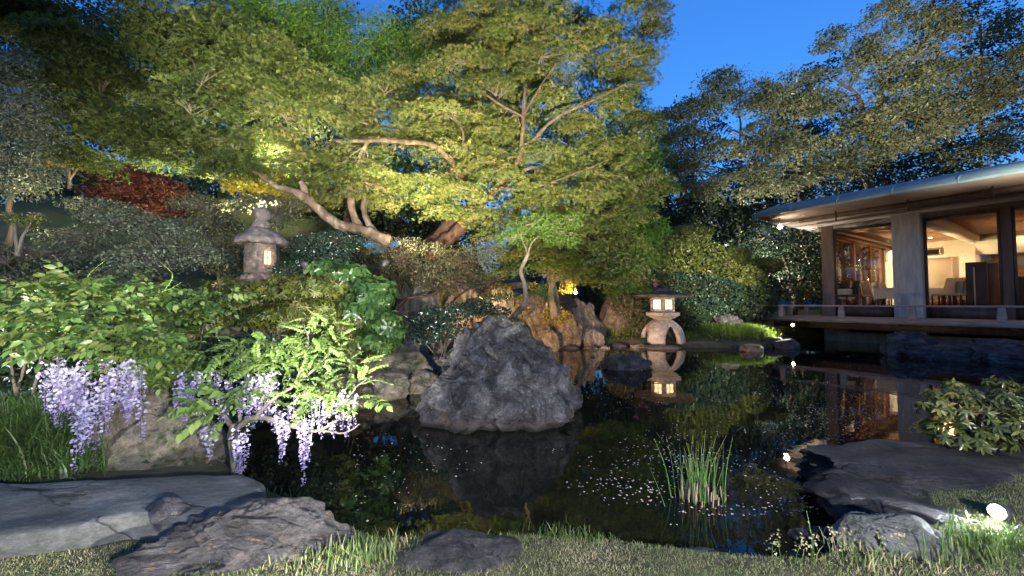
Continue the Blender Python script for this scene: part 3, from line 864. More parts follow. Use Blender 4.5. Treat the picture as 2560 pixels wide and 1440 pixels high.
def hill_lantern():
    c = P(651, 690, 6.5)
    root = empty('pedestal_lantern', (c.x, c.y, c.z), R(57), 'weathered square stone lantern with one lit window above the shrubs', 'stone lantern')
    root.scale = (.82, .82, .95)
    def sq(w, z, ph=R(38)): return ngon(6, w, z, ph)
    mb = MB(); mb.rings([ngon(12, r, z) for z, r in [(-1.3, .17), (-.35, .16), (-.30, .2)]]); mb.build('post', M['lantern_old'], root)
    mb = MB(); mb.rings([ngon(6, r, z, R(10)) for z, r in [(-.32, .22), (-.16, .38), (-.05, .42), (.0, .36), (.04, .30)]])
    o = mb.build('platform', M['lantern_old'], root); subdiv_obj(o, 3); roughen(o, .035, 7, 5)
    # fire box, six sided with a big framed front face
    rb = .30; zb, zt = .03, .545
    ang = [R(-122+60*k) for k in range(6)]
    box = MB()
    for k in range(6):
        a, b = ang[k], ang[(k+1) % 6]
        p = Vector((rb*math.cos(a), rb*math.sin(a), 0)); q = Vector((rb*math.cos(b), rb*math.sin(b), 0))
        d = (q-p); L = d.length; d.normalize(); nrm = Vector((d.y, -d.x, 0))
        if nrm.dot(p) < 0: nrm = -nrm
        def quad(u0, u1, z0, z1, t0, t1, m_):
            V = []
            for tt in (t0, t1):
                for (uu, z) in ((u0, z0), (u1, z0), (u1, z1), (u0, z1)):
                    w = p + d*uu - nrm*tt; V.append((w.x, w.y, z))
            m_.add(V, [np.array([(0,3,2,1),(4,5,6,7),(0,1,5,4),(1,2,6,5),(2,3,7,6),(3,0,4,7)])])
        if k == 0:
            u0, u1, z0, z1 = L*.30, L*.80, .175, .425
            quad(0, L, zb, z0, 0, .06, box); quad(0, L, z1, zt, 0, .06, box); quad(0, u0, z0, z1, 0, .06, box); quad(u1, L, z0, z1, 0, .06, box)
            w_ = MB(); e = .014
            quad(u0-.004, u0+e, z0-.004, z1+.004, -.008, .05, w_); quad(u1-e, u1+.004, z0-.004, z1+.004, -.008, .05, w_)
            quad(u0+e, u1-e, z0-.004, z0+e, -.008, .05, w_); quad(u0+e, u1-e, z1-e, z1+.004, -.008, .05, w_)
            um = (u0+u1)/2; zm = (z0+z1)/2
            quad(um-.005, um+.005, z0+e, z1-e, .004, .03, w_); quad(u0+e, um-.005, zm-.004, zm+.004, .006, .03, w_); quad(um+.005, u1-e, zm-.004, zm+.004, .006, .03, w_)
            fr = w_.build('window_frame', M['muntin'], root)
            pn = MB(); quad(u0+e, u1-e, z0+e, z1-e, .034, .046, pn); pn.build('pane', M['paper'], fr)
        else:
            quad(0, L, zb, zt, 0, .06, box)
            # carved relief: ring and crescent on the side faces, raised a little
            rl = MB()
            cx, cz = L*.5, .29
            for r_, ph0, ph1 in ((.085, 60, 330), (.045, 120, 400)):
                pts = []
                for i in range(15):
                    t = R(ph0 + (ph1-ph0)*i/14)
                    w = p + d*(cx + r_*.75*math.cos(t)) + nrm*.004; pts.append((w.x, w.y, cz + r_*math.sin(t)))
                rl.tube(pts, .009, 5)
            rl.build('carving', M['lantern_old'], root, smooth=True)
    bx = box.build('fire_box', M['lantern_old'], root)
    subdiv_obj(bx, 2); roughen(bx, .010, 9, 8)
    rings = []
    for z, r in [(.548, .30), (.555, .42), (.585, .435), (.64, .42), (.70, .33), (.755, .25), (.80, .19)]:
        pts = []
        for i in range(24):
            a = 2*math.pi*i/24
            lob = 1 + .10*abs(math.cos(a*3+.4))**.7
            cur = .03*abs(math.cos(a*3+.4))*(1 if z < .66 else 0)
            pts.append((r*lob*math.cos(a), r*lob*math.sin(a), z-cur))
        rings.append(pts)
    mb = MB(); mb.rings(rings); rf = mb.build('roof', M['lantern_roof'], root, smooth=True); subdiv_obj(rf, 2); roughen(rf, .035, 6, 6)
    mb = MB(); mb.rings([ngon(16, r, z) for z, r in [(.80, .155), (.84, .17), (.88, .165), (.93, .12), (.97, .118), (1.00, .15), (1.05, .165), (1.10, .16), (1.14, .13), (1.17, .06)]])
    fn = mb.build('finial', M['lantern_roof'], root, smooth=True); roughen(fn, .03, 9, 7)
    lamp_point('lantern_flame', (0, 0, .3), (1, .68, .34), 5, .04, root)
hill_lantern()

# ================================================================== the tea house
AX = Vector((.55, -.835, 0)).normalized(); BX = Vector((-AX.y, AX.x, 0))
if BX.x < 0: BX = -BX
C0 = P(1880, 544, 15.3); C0.z = 0
HRZ = math.atan2(AX.y, AX.x)
def B(a, b, z): return C0 + AX*a + BX*b + Vector((0, 0, z))
def a_at(px, b):
    """distance along the front at which a point b metres back shows at column px"""
    t = (px-1280)/F/CP          # close enough: columns lean very little
    return (t*(C0.y+b*BX.y) - C0.x - b*BX.x)/(AX.x - t*AX.y)
ZE = 4.64; ZD = .90; ZF = 1.25; ZC = 4.36; BF = 3.2; AS = 1.05; AEND = 15.0; BBK = 11.6
house = empty('tea_house', C0, HRZ, 'low glass walled garden restaurant with copper roof and deck over the pond', 'building')
def hb(name, mat, *boxes, parent=None, bevel=0.0):
    mb = MB()
    for q in boxes: mb.box(*q)
    return mb.build(name, M[mat], parent or house, bevel=bevel)
# roof
hb('fascia', 'copper', (0, AEND, 0, .035, ZE, ZE+.11), (0, .035, .035, 13, ZE, ZE+.11))
mb = MB()
sx = .52
s0 = ZE+.112; s1 = ZE+.42
mb.add([(-.03,-.03,s0),(AEND,-.03,s0),(AEND,sx,s1),(sx,sx,s1),(-.03,13,s0),(sx,13,s1),(-.03,-.03,s0-.03),(AEND,-.03,s0-.03),(-.03,13,s0-.03)],
       [np.array([(0,1,2,3),(4,0,3,5),(6,7,1,0),(8,6,0,4)])])
rf = mb.build('roof', M['copper'], house)
hb('roof_top', 'copper', (sx, AEND, sx, 13, s1-.12, s1+.002), parent=rf)
mb = MB()
a = 1.3
while a < AEND:
    mb.box(a-.012, a+.012, -.032, -.02, ZE+.0, s0+.012)
    mb.add([(a-.012,-.034,s0+.002),(a+.012,-.034,s0+.002),(a+.012,sx,s1+.022),(a-.012,sx,s1+.022),(a-.012,-.034,s0+.02),(a+.012,-.034,s0+.02),(a+.012,sx,s1+.03),(a-.012,sx,s1+.03)],
           [np.array([(0,3,2,1),(4,5,6,7),(0,1,5,4),(1,2,6,5),(2,3,7,6),(3,0,4,7)])])
    a += 1.35
mb.build('roof_seam', M['copper'], rf)
hb('soffit', 'soffit', (.036, AEND, .036, BF+.3, ZE+.004, ZE+.05), (.036, AS+.2, BF+.3, 13, ZE+.004, ZE+.05))
hb('ridge_fill', 'soffit', (.06, AEND, .06, 13, ZE+.052, ZE+.1))
# beams
hb('eave_beam', 'wood_dark', (AS-.1, AEND, 1.55, 1.67, ZE-.16, ZE+.002))
hb('lintel', 'wood_grey', (AS-.05, AEND, BF-.12, BF-.02, ZC+.10, ZE+.001))
hb('lintel', 'wood_dark', (AS-.03, AEND, BF-.019, BF+.16, ZC-.06, ZE+.0))
# hanger rods seen against the soffit
hangers = MB()
for px in (2095, 2277, 2493):
    q = a_at(px, 1.2); hangers.box(q-.02, q+.02, 1.18, 1.22, ZE-.36, ZE+.003)
hangers.box(AS-.4, AEND, 1.19, 1.21, ZE-.37, ZE-.345)
hangers.build('rod', M['black_metal'], house)
# pillar
pa0, pa1 = a_at(2233, BF-.35), a_at(2306, BF-.35)
hb('pillar', 'concrete', (pa0, pa1, BF-.35, BF+.25, ZD-.6, ZE-.16), bevel=.012)
# posts and frames
def col_between(px0, px1, b0, th, z0, z1, name, mat):
    q0, q1 = a_at(px0, b0), a_at(px1, b0)
    return hb(name, mat, (q0, q1, b0, b0+th, z0, z1), bevel=.004)
col_between(2056, 2086, BF-.06, .22, ZD, ZC+.1, 'post', 'wood_post')
qd = {}
def bay(a0, a1, mull=()):
    fr = hb('window', 'wood_dark', (a0, a0+.07, BF, BF+.10, ZD+.3, ZC-.061), (a1-.07, a1, BF, BF+.10, ZD+.3, ZC-.061), (a0+.07, a1-.07, BF, BF+.10, ZC-.16, ZC-.061), (a0+.07, a1-.07, BF, BF+.10, ZF-.03, ZF+.03))
    hb('pane', 'glass', (a0+.07, a1-.07, BF+.045, BF+.053, ZF+.03, ZC-.16), parent=fr)
    hb('sill_panel', 'wood_dark', (a0, a1, BF+.01, BF+.09, ZD, ZF-.031))
m, n, o = newmat('window_glass')
g1 = n.nodes.new('ShaderNodeBsdfGlossy'); g1.inputs['Roughness'].default_value = .01; g1.inputs[0].default_value = (.9, .9, .9, 1)
t1 = n.nodes.new('ShaderNodeBsdfTransparent'); t1.inputs[0].default_value = (.93, .94, .92, 1)
lw = n.nodes.new('ShaderNodeLayerWeight'); lw.inputs[0].default_value = .5
pw = n.nodes.new('ShaderNodeMath'); pw.operation = 'POWER'; pw.inputs[1].default_value = 5; n.links.new(lw.outputs['Facing'], pw.inputs[0])
fz = n.nodes.new('ShaderNodeMath'); fz.operation = 'MULTIPLY_ADD'; fz.inputs[1].default_value = .9; fz.inputs[2].default_value = .045; n.links.new(pw.outputs[0], fz.inputs[0])
mx = n.nodes.new('ShaderNodeMixShader'); n.links.new(fz.outputs[0], mx.inputs[0]); n.links.new(t1.outputs[0], mx.inputs[1]); n.links.new(g1.outputs[0], mx.inputs[2]); n.links.new(mx.outputs[0], o.inputs[0])
M['glass'] = m
w1a, w1b = a_at(2086, BF), pa0
w2a = pa1
w2b = a_at(2508, BF)
w3a = a_at(2536, BF)
bay(w1a, w1b)
bay(w2a, w2b)
bay(w3a, w3a+2.0)
bay(w3a+2.2, AEND)
col_between(2508, 2536, BF-.03, .2, ZD, ZC-.06, 'post', 'wood_dark')
hb('post', 'wood_dark', (w3a+2.0, w3a+2.2, BF-.03, BF+.17, ZD, ZC-.06))
# side wall: glass between red wood posts
side_b = [BF+.16, 6.35, 8.4, 10.3, BBK]
for i, bb in enumerate(side_b[1:4]):
    hb('post', 'wood_red', (AS+.0, AS+.18, bb-.09, bb+.09, ZF, ZC-.25), bevel=.004)
hb('side_header', 'wood_red', (AS, AS+.18, BF+.17, BBK, ZC-.25, ZC-.05))
for i in range(4):
    x0 = side_b[i]+.09; x1 = side_b[i+1]-.09
    fr = hb('window', 'wood_red', (AS+.05, AS+.12, x0, x1, ZF, ZF+.06), (AS+.05, AS+.12, x0, x1, ZC-.31, ZC-.251))
    hb('pane', 'glass', (AS+.08, AS+.088, x0, x1, ZF+.06, ZC-.31), parent=fr)
hb('floor', 'carpet', (AS, AEND, BF+.1, BBK, ZF-.15, ZF-.001))
hb('side_sill', 'wood_dark', (AS, AS+.16, BF+.17, BBK, ZD, ZF-.151))
hb('ceiling', 'ceiling_wood', (AS+.185, AEND, BF+.162, BBK, ZC, ZC+.1))
hb('ceiling_trim', 'beam_pale', (AS+.181, AS+.30, BF+.162, BBK, ZC-.06, ZC-.001))
ba = a_at(2322, BF+.3)
hb('ceiling_beam', 'beam_pale', (ba-.12, ba+.32, BF+.162, BBK, ZC-.26, ZC-.001))
wall = hb('back_wall', 'plaster', (AS, AEND, BBK, BBK+.15, ZF-.1, ZC+.1))
hb('end_wall', 'plaster', (AEND, AEND+.15, BF, BBK+.15, ZD, ZC+.1))
# alcove box with a pale header and dado, vent strip, door leaf lines
qa = a_at(2442, BBK-1.2)
hb('alcove', 'plaster', (qa, AEND, BBK-1.2, BBK-.001, ZF+2.25, ZC-.001), (qa, qa+.12, BBK-1.2, BBK-.001, ZF, ZF+2.249))
hb('dado', 'wood_red', (AS+.2, qa-.01, BBK-.02, BBK-.003, ZF, ZF+.45))
q0 = a_at(2322, BBK); q1 = a_at(2352, BBK)
vent = hb('vent', 'black_metal', (q0-1.2, q1, BBK-.012, BBK-.002, ZC-.62, ZC-.38)); 
hb('vent_frame', 'beam_pale', (q0-1.25, q1+.06, BBK-.02, BBK-.013, ZC-.38, ZC-.33), (q0-1.25, q1+.06, BBK-.02, BBK-.013, ZC-.67, ZC-.62), (q1, q1+.06, BBK-.02, BBK-.013, ZC-.62, ZC-.38), parent=vent)
q2 = a_at(2382, BBK)
hb('door', 'plaster', (q2-2.6, q2, BBK-.03, BBK-.021, ZF+.46, ZF+2.25), bevel=.004)
hb('door_frame', 'beam_pale', (q2, q2+.03, BBK-.04, BBK-.002, ZF+.46, ZF+2.29), (q2-2.6, q2, BBK-.04, BBK-.002, ZF+2.251, ZF+2.29))
hb('back_filler', 'wood_dark', (AS-.02, AEND, BBK+.151, BBK+.3, ZD-.4, ZE))
# far-left back window bars seen through the side glass
# deck
DB = .22
dk = hb('deck', 'wood_grey', (DB-.05, AEND, DB-.1, .0+DB+.02, ZD-.13, ZD+.0), (DB-.05, DB+.02, DB+.02, 9, ZD-.13, ZD))
nb = 0
b_ = DB+.03
mbp = MB()
while b_ < BF-.08:
    ob = hb('plank', 'wood_grey', (DB+.03, AEND, b_, b_+.145, ZD-.04, ZD-.002), parent=dk); b_ += .155
b_ = BF-.05
ob = hb('plank', 'wood_grey', (DB+.03, AS-.03, BF-.02, 9, ZD-.04, ZD-.003), parent=dk)
hb('deck_beam', 'wood_dark', (DB+.2, AEND, DB+.35, DB+.5, ZD-.36, ZD-.131), (DB+.3, AEND, 1.8, 1.95, ZD-.36, ZD-.05))
hb('joist', 'wood_dark', *[(x, x+.1, DB+.0, BF, ZD-.2, ZD-.132) for x in np.arange(.6, AEND, 1.1)])
hb('foundation', 'concrete', (1.5, AEND, 2.3, 2.6, -.4, .34))
hb('foundation', 'concrete', (1.3, 1.6, 2.6, 9, -.4, .5))
# railing
rl = hb('rail', 'wood_grey', (-.02, AEND, DB-.04, DB+.09, ZD+.385, ZD+.44), bevel=.006)
hb('rail', 'wood_grey', (DB-.04, DB+.09, DB+.091, 8.5, ZD+.384, ZD+.439), bevel=.006)
for px in (1955, 2104, 2281, 2503, 2790):
    q = a_at(px, DB+.1)
    mb = MB()
    rings = []
    for z, w, off in [(ZD+.0, .075, 0), (ZD+.06, .085, -.01), (ZD+.18, .085, -.02), (ZD+.30, .07, -.01), (ZD+.384, .06, 0)]:
        rings.append([(q-w, DB-.02+off, z), (q+w, DB-.02+off, z), (q+w, DB+.08, z), (q-w, DB+.08, z)])
    mb.rings(rings); mb.build('rail_post', M['wood_grey'], house, bevel=.012)
for bb in (.85, 2.4, 3.9, 5.4, 6.9):
    hb('rail_post', 'wood_grey', (DB-.03, DB+.08, bb-.07, bb+.07, ZD, ZD+.384), bevel=.01)

def place_in(o, a, b, z, rz=0.0):
    o.location = B(a, b, z); o.rotation_euler = (0, 0, HRZ+rz)

# furniture
def make_table(a, b, w, dp, lab, clab):
    t = empty('dining_table', B(a, b, ZF), HRZ, lab, 'table', 'tables in the restaurant')
    mb = MB().box(-w/2, w/2, -dp/2, dp/2, .70, .735); mb.build('tabletop', M['wood_red'], t)
    for sx_ in (-1, 1):
        for sy_ in (-1, 1):
            MB().box(sx_*(w/2-.08)-.03, sx_*(w/2-.08)+.03, sy_*(dp/2-.08)-.03, sy_*(dp/2-.08)+.03, 0, .70).build('leg', M['wood_red'], t)
    # draped cloth
    n = 48
    rings = []
    for k, (s, z) in enumerate([(.15, .745), (.96, .745), (1.0, .742), (1.02, .72), (1.04, .55), (1.06, .33)]):
        ring = []
        for i in range(n):
            u = i/n*4; e = int(u); f_ = u-e
            if e == 0: x, y = -1+2*f_, -1
            elif e == 1: x, y = 1, -1+2*f_
            elif e == 2: x, y = 1-2*f_, 1
            else: x, y = -1, 1-2*f_
            w_ = .014*math.sin(i*2.3)*max(0, k-2)/3
            corner = (abs(x*y))**6
            zz = z - (.09*corner if k == 5 else 0)
            ring.append((x*(w/2*s+w_), y*(dp/2*s+w_), zz))
        rings.append(ring)
    mb = MB(); mb.rings(rings, caps=False); mb.add(rings[0], [np.array([list(range(n))])])
    c = mb.build('tablecloth', M['cloth'], smooth=True)
    c.location = t.location; c.rotation_euler = t.rotation_euler
    tag(c, clab, 'tablecloth', 'white cloths on the restaurant tables')

def make_chair(a, b, rz, lab, grp, mat='chair_back'):
    c = empty('dining_chair', B(a, b, ZF), HRZ+rz, lab, 'chair', grp)
    MB().box(-.22, .22, -.22, .22, .42, .50).build('seat', M[mat], c, bevel=.02)
    mb = MB(); mb.rings([[(-.21, .19, .46), (.21, .19, .46), (.21, .25, .46), (-.21, .25, .46)], [(-.20, .23, .75), (.20, .23, .75), (.20, .29, .75), (-.20, .29, .75)], [(-.18, .31, 1.08), (.18, .31, 1.08), (.18, .36, 1.08), (-.18, .36, 1.08)]])
    mb.build('backrest', M[mat], c, bevel=.012)
    for x in (-.19, .19):
        for y in (-.19, .19):
            MB().box(x-.018, x+.018, y-.018, y+.018, 0, .42).build('leg', M['wood_dark'], c)
    return c
def px_a(px, b): return a_at(px, b)
make_table(px_a(2226, 5.2), 5.2, .75, .9, 'restaurant table behind the grey concrete pillar, seen in the left window', 'white cloth hanging at the right of the left window')
make_table(px_a(2335, 6.5), 6.5, 1.8, .9, 'restaurant table at the left of the wide window', 'white cloth on the table behind the row of chair backs')
make_table(px_a(2510, 6.0), 6.0, 1.1, 1.0, 'restaurant table right of the dark partition', 'white cloth on the table right of the dark partition')
make_table(px_a(2100, 5.2), 5.2, .9, .8, 'dim restaurant table at the left edge of the left window', 'shaded cloth on the table beside the corner post')
for px, bb, rz, lab in [(2158, 5.6, R(147), 'cream high backed chair left of the cloth table in the left window'), (2182, 5.9, R(147), 'cream high backed chair next to the cloth table in the left window'),
                        (2207, 7.6, R(147), 'small far chair back above the left cloth table'), (2222, 7.8, R(147), 'far chair back touching the concrete pillar')]:
    make_chair(px_a(px, bb), bb, rz, lab, 'chairs in the left window')
for px, rz, lab in [(2095, 0, 'dark chair silhouette nearest the corner post'), (2120, 0, 'dark chair silhouette beside the first red post')]:
    make_chair(px_a(px, 4.9), 4.9, R(-38), lab, 'dark chairs at the corner', 'wood_dark')
for px, lab in [(2356, 'first chair back from the left in the wide window'), (2373, 'second chair back from the left in the wide window'), (2388, 'third chair back from the left in the wide window'), (2402, 'fourth chair back from the left in the wide window')]:
    make_chair(px_a(px, 5.3), 5.3, R(-38), lab, 'row of cream chairs in the wide window')
# dark partition
sc_ = empty('folding_partition', B(px_a(2442, 4.6), 4.6, ZF), HRZ, 'dark lacquered partition standing in the wide window', 'partition')
w0 = px_a(2415, 4.6)-px_a(2442, 4.6); w1 = px_a(2469, 4.6)-px_a(2442, 4.6)
MB().box(w0, w1, 0, .05, .02, 1.55).build('panel', M['wood_dark'], sc_, bevel=.004)
MB().box(w1-.02, w1+.22, .25, .29, .02, 1.50).build('panel', M['wood_red'], sc_, bevel=.004)
MB().box(w0+.18, w0+.215, -.012, -.002, .03, 1.38).build('strip', M['beam_pale'], sc_)
cab = empty('sideboard', B(px_a(2560, 5.0), 5.0, ZF), HRZ, 'dark sideboard at the right edge of the picture', 'cabinet')
MB().box(-.35, .8, 0, .45, .05, .98).build('body', M['wood_dark'], cab, bevel=.006)
MB().box(-.38, .83, -.03, .48, .981, 1.02).build('top', M['wood_red'], cab)
# ceiling downlights
for a, b, lab in [(2.9, 6.0, 'front row, bay of the left window'), (6.2, 6.0, 'front row, bay of the wide window'), (9.5, 6.0, 'front row, beyond the right edge'), (3.0, 9.6, 'back row, bay of the left window'),
                  (6.2, 9.6, 'back row, bay of the wide window'), (9.5, 9.6, 'back row, beyond the right edge')]:
    e_ = empty('ceiling_downlight', B(a, b, ZC-.004), HRZ, 'small round ceiling light of the restaurant, '+lab, 'ceiling light', 'ceiling lights of the restaurant')
    MB().rings([ngon(16, .085, -.012), ngon(16, .085, -.001)]).build('rim', M['beam_pale'], e_)
    MB().rings([ngon(16, .06, -.017), ngon(16, .06, -.013)]).build('lens', M['downlight'], e_)
    p = B(a, b, ZC-.06)
    sp = lamp_spot('downlight_beam', p, p-Vector((0, 0, 1)), (1, .56, .26), 90, 150, .5, .05)
for a, b in [(3.6, 7.4), (8.5, 7.0), (12.5, 6.0)]:
    lamp_point('room_lamp', B(a, b, ZC-.7), (1, .58, .29), 40, .25)
for a in (qa-1.2, qa+1.3, qa+4.0):
    p = B(a, BBK-1.6, ZC-.08)
    lamp_spot('wall_washer_beam', p, p+BX*1.1+Vector((0, 0, -2.2)), (1, .60, .31), 44, 96, .25, .03)

# eave lamp on its bracket at the roof corner
q = a_at(1954, .9)
el = empty('eave_spotlight', B(q, .9, ZE-.33), HRZ, 'glowing round lamp hanging on a bracket under the roof corner', 'lamp')
mb = MB(); mb.tube([(-.02, 0, .33), (-.02, 0, .06)], .02, 6); mb.build('rod', M['black_metal'], el)
mb = MB(); mb.tube([(-.02, .02, .1), (-.35, .0, .18), (-.42, .0, .33)], .014, 6); mb.tube([(-.02, .02, .11), (1.1, .02, .16)], .010, 6); mb.build('bracket', M['black_metal'], el)
D_, F_ = ico(3)
o = link('bulb', mesh_np('bulb', D_*.075, [F_], True), M['bulb'], el); o.location = (0, 0, .0)
lamp_point('eave_light', el.location + Vector((0, 0, .0)) - AX*.02 + Vector((0, -.1, -.0)), (1, .80, .56), 32, .08)

# ================================================================== garden spotlights (housed; some seen or inferred, others added out of view)
def spotlight(loc, target, col, power, angle, lab, lens='bulb_small', size=.06, blend=.7, stake=.18, group='garden spotlights'):
    loc = Vector(loc); d = (Vector(target)-loc).normalized()
    root = empty('garden_spotlight', loc, 0, lab, 'spotlight', group)
    q = d.to_track_quat('Z', 'Y').to_matrix()
    def tr(pts): return [tuple(q @ Vector(p)) for p in pts]
    MB().rings([tr(ngon(14, r*size, z*size)) for z, r in [(-1.9, .45), (-1.8, .7), (-.4, .95), (.35, 1.05), (.36, .98)]]).build('housing', M['black_metal'], root, smooth=False)
    MB().rings([tr(ngon(14, r*size, z*size)) for z, r in [(.30, .84), (.40, .86), (.46, .5), (.47, .1)]]).build('lens', M[lens], root)
    MB().tube([(0, 0, -size*.6), (0, 0, -stake)], .008, 6).build('stake', M['black_metal'], root)
    s = lamp_spot('spot_beam', loc + d*size*.6, target, col, power, angle, blend, size*.5)
    return root
# ================================================================== leaves
def T_rhomb(w=.28, fold=.08):
    return np.array([(0,0,0),(-w,.45,fold),(0,1,-.06),(w,.45,fold)], float), np.array([(0,1,2),(0,2,3)])
def T_quad(w=.3):
    return np.array([(0,0,0),(-w,.5,.05),(0,1,-.04),(w,.5,.05)], float), np.array([(0,1,2,3)])
def T_leaf6(w=.22, curl=.18):
    return np.array([(0,0,0),(-w*.85,.3,.05),(-w,.6,.03),(0,1,-curl),(w,.6,.03),(w*.85,.3,.05),(0,.45,-.02)], float), np.array([(6,0,1),(6,1,2),(6,2,3),(6,3,4),(6,4,5),(6,5,0)])
def T_maple():
    V = []; Fc = []
    for k, (a, L) in enumerate([(-82, .62), (-42, .9), (0, 1.0), (42, .9), (82, .62)]):
        a = R(a); d = np.array([math.sin(a), math.cos(a)]); s = np.array([d[1], -d[0]])
        V += [tuple(-s*.10+d*.05)+(0,), tuple(s*.10+d*.05)+(0,), tuple(d*.5-s*.13)+(.02,), tuple(d*L)+(-.12,), tuple(d*.5+s*.13)+(.02,)]
        i = k*5
        Fc.append((i, i+1, i+4, i+3, i+2))
    return np.array(V, float), np.array(Fc)
def T_tri3():
    """three-lobed cheap maple leaf"""
    V = []; Fc = []
    for k, (a, L) in enumerate([(-60, .8), (0, 1.0), (60, .8)]):
        a = R(a); d = np.array([math.sin(a), math.cos(a)]); s = np.array([d[1], -d[0]])
        V += [tuple(-s*.04)+(0,), tuple(d*.45-s*.15)+(.03,), tuple(d*L)+(-.1,), tuple(d*.45+s*.15)+(.03,)]
        i = k*4; Fc.append((i, i+1, i+2, i+3))
    return np.array(V, float), np.array(Fc)

def frames(dirs, nrms):
    d = dirs/(np.linalg.norm(dirs, axis=1, keepdims=True)+1e-9)
    s = np.cross(d, nrms); s /= np.linalg.norm(s, axis=1, keepdims=True)+1e-9
    n_ = np.cross(s, d)
    return np.stack([s, d, n_], -1)        # columns

def scatter(tpl, pos, dirs, nrms, size):
    V, Fc = tpl
    Mx = frames(dirs, nrms)*np.asarray(size)[:, None, None]
    P_ = np.einsum('nij,kj->nki', Mx, V) + pos[:, None, :]
    k = len(V); N = len(pos)
    FF = (Fc[None]+(np.arange(N)*k)[:, None, None]).reshape(-1, Fc.shape[1])
    return P_.reshape(-1, 3), FF

TRI = 0
def leaf_mesh(name, mat, parent, tpl, pos, dirs, nrms, size, tint, kind='stuff'):
    global TRI
    V, FF = scatter(tpl, pos, dirs, nrms, size)
    TRI += len(FF)*(FF.shape[1]-2)
    me = mesh_np(name, V, [FF], False, np.repeat(tint, len(tpl[0])))
    o = link(name, me, M[mat], parent)
    if kind: o['kind'] = kind
    return o

def unit(v): return v/(np.linalg.norm(v, axis=-1, keepdims=True)+1e-9)

def ell_points(lobes, n, rg, lo=.25, up=0.0):
    """lobes: rows (x,y,z,rx,ry,rz); n points spread by lobe surface, biased to the outside"""
    L = np.array(lobes, float)
    w = (L[:, 3]*L[:, 4]*L[:, 5])**(2/3); w /= w.sum()
    idx = rg.choice(len(L), n, p=w)
    d = unit(rg.normal(size=(n, 3)))
    r = (lo**3 + (1-lo**3)*rg.random(n))**(1/3)
    c = L[idx, :3] + d*r[:, None]*L[idx, 3:]
    c[:, 2] += up
    return c, idx, d

def to_lobes(rows):
    """(px,py,d,rx_px,rz_px[,ry_factor]) -> world ellipsoids"""
    out = []
    for r in rows:
        px, py, d, rx, rz = r[:5]; k = r[5] if len(r) > 5 else .8
        c = P(px, py, d); u = d/F
        out.append((c.x, c.y, c.z, rx*u, rx*u*k, rz*u))
    return out

def plates(rows, seed, n=3, thin=.26, wide=.72, drop=.2):
    """split each crown mass into a few flat, drooping layers"""
    rg = np.random.default_rng(seed); out = []
    for r in rows:
        px, py, d, rx, rz = r[:5]
        for k in range(n):
            t = (k-(n-1)/2)/max(1, (n-1)/2)
            out.append((px+rg.uniform(-.45, .45)*rx, py+t*rz*.85+rg.normal()*rz*.12, d+rg.uniform(-.35, .35), rx*wide*rg.uniform(.7, 1.15), max(5, rz*thin), .8))
    return out

def skeleton(trunks, lobes, rg, limb_r=.035, sag=.15):
    """trunks: list of (points, r0, r1). Grows one limb into each lobe from the nearest node. Returns tubes and lobe limb nodes."""
    tubes = []; nodes = []; rad = []
    for pts, r0, r1 in trunks:
        p = smooth_path(pts, 26)
        p = p + fbm(p*3, 2, 5)[:, None]*min(r0, .05)*.6
        r = np.linspace(r0, r1, len(p))*(1+.28*fbm(p*5+3, 3, 8))
        p = p + np.stack([fbm(p*2.4+k*7, 3, 21+k) for k in range(3)], 1)*r0*.7
        tubes.append((p, r, 9)); 
        for a, b in zip(p, r): nodes.append(a); rad.append(b)
    order = sorted(range(len(lobes)), key=lambda i: min(np.linalg.norm(np.array(lobes[i][:3])-q) for q in nodes[::3]))
    lim = {}
    for i in order:
        c = np.array(lobes[i][:3]); 
        N = np.array(nodes); dist = np.linalg.norm(N-c, axis=1)
        pen = dist + np.where(N[:, 2] > c[2]+.2, .6, 0)
        j = int(np.argmin(pen)); s = N[j]
        mid1 = s*.66+c*.34 + np.array([0, 0, sag*dist[j]*.5]) + rg.normal(size=3)*dist[j]*.07
        mid2 = s*.3+c*.7 + np.array([0, 0, sag*dist[j]*.45]) + rg.normal(size=3)*dist[j]*.07
        p = smooth_path([s, mid1, mid2, c], 10)
        ra = min(rad[j]*.75, limb_r*(.6+dist[j]*.35)); r = np.linspace(max(ra, .008), .006, len(p))
        tubes.append((p, r, 6)); lim[i] = p
        for a, b in zip(p, r): nodes.append(a); rad.append(b)
    return tubes, lim

def build_tubes(name, tubes, mat, parent, kind=None, smooth=True):
    mb = MB()
    for p, r, s in tubes: mb.tube(p, r, s, caps=False)
    o = mb.build(name, M[mat], parent, smooth=smooth)
    if kind: o['kind'] = kind
    return o

def twigs_to(centers, idx, lim, lobes, rg, n, r=.006):
    """thin twigs from each lobe's limb to some spray centres"""
    out = []
    pick = rg.permutation(len(centers))[:n]
    for k in pick:
        p = lim.get(int(idx[k]))
        if p is None: continue
        c = centers[k]
        dist = np.linalg.norm(p-c, axis=1); j = int(np.argmin(dist)); s = p[max(0, j-2)]
        m_ = (s+c)/2 + rg.normal(size=3)*.06*dist[j] + np.array([0, 0, .05*dist[j]])
        out.append((np.array([s, m_, c]), np.array([r*1.6, r, r*.5]), 3))
    return out

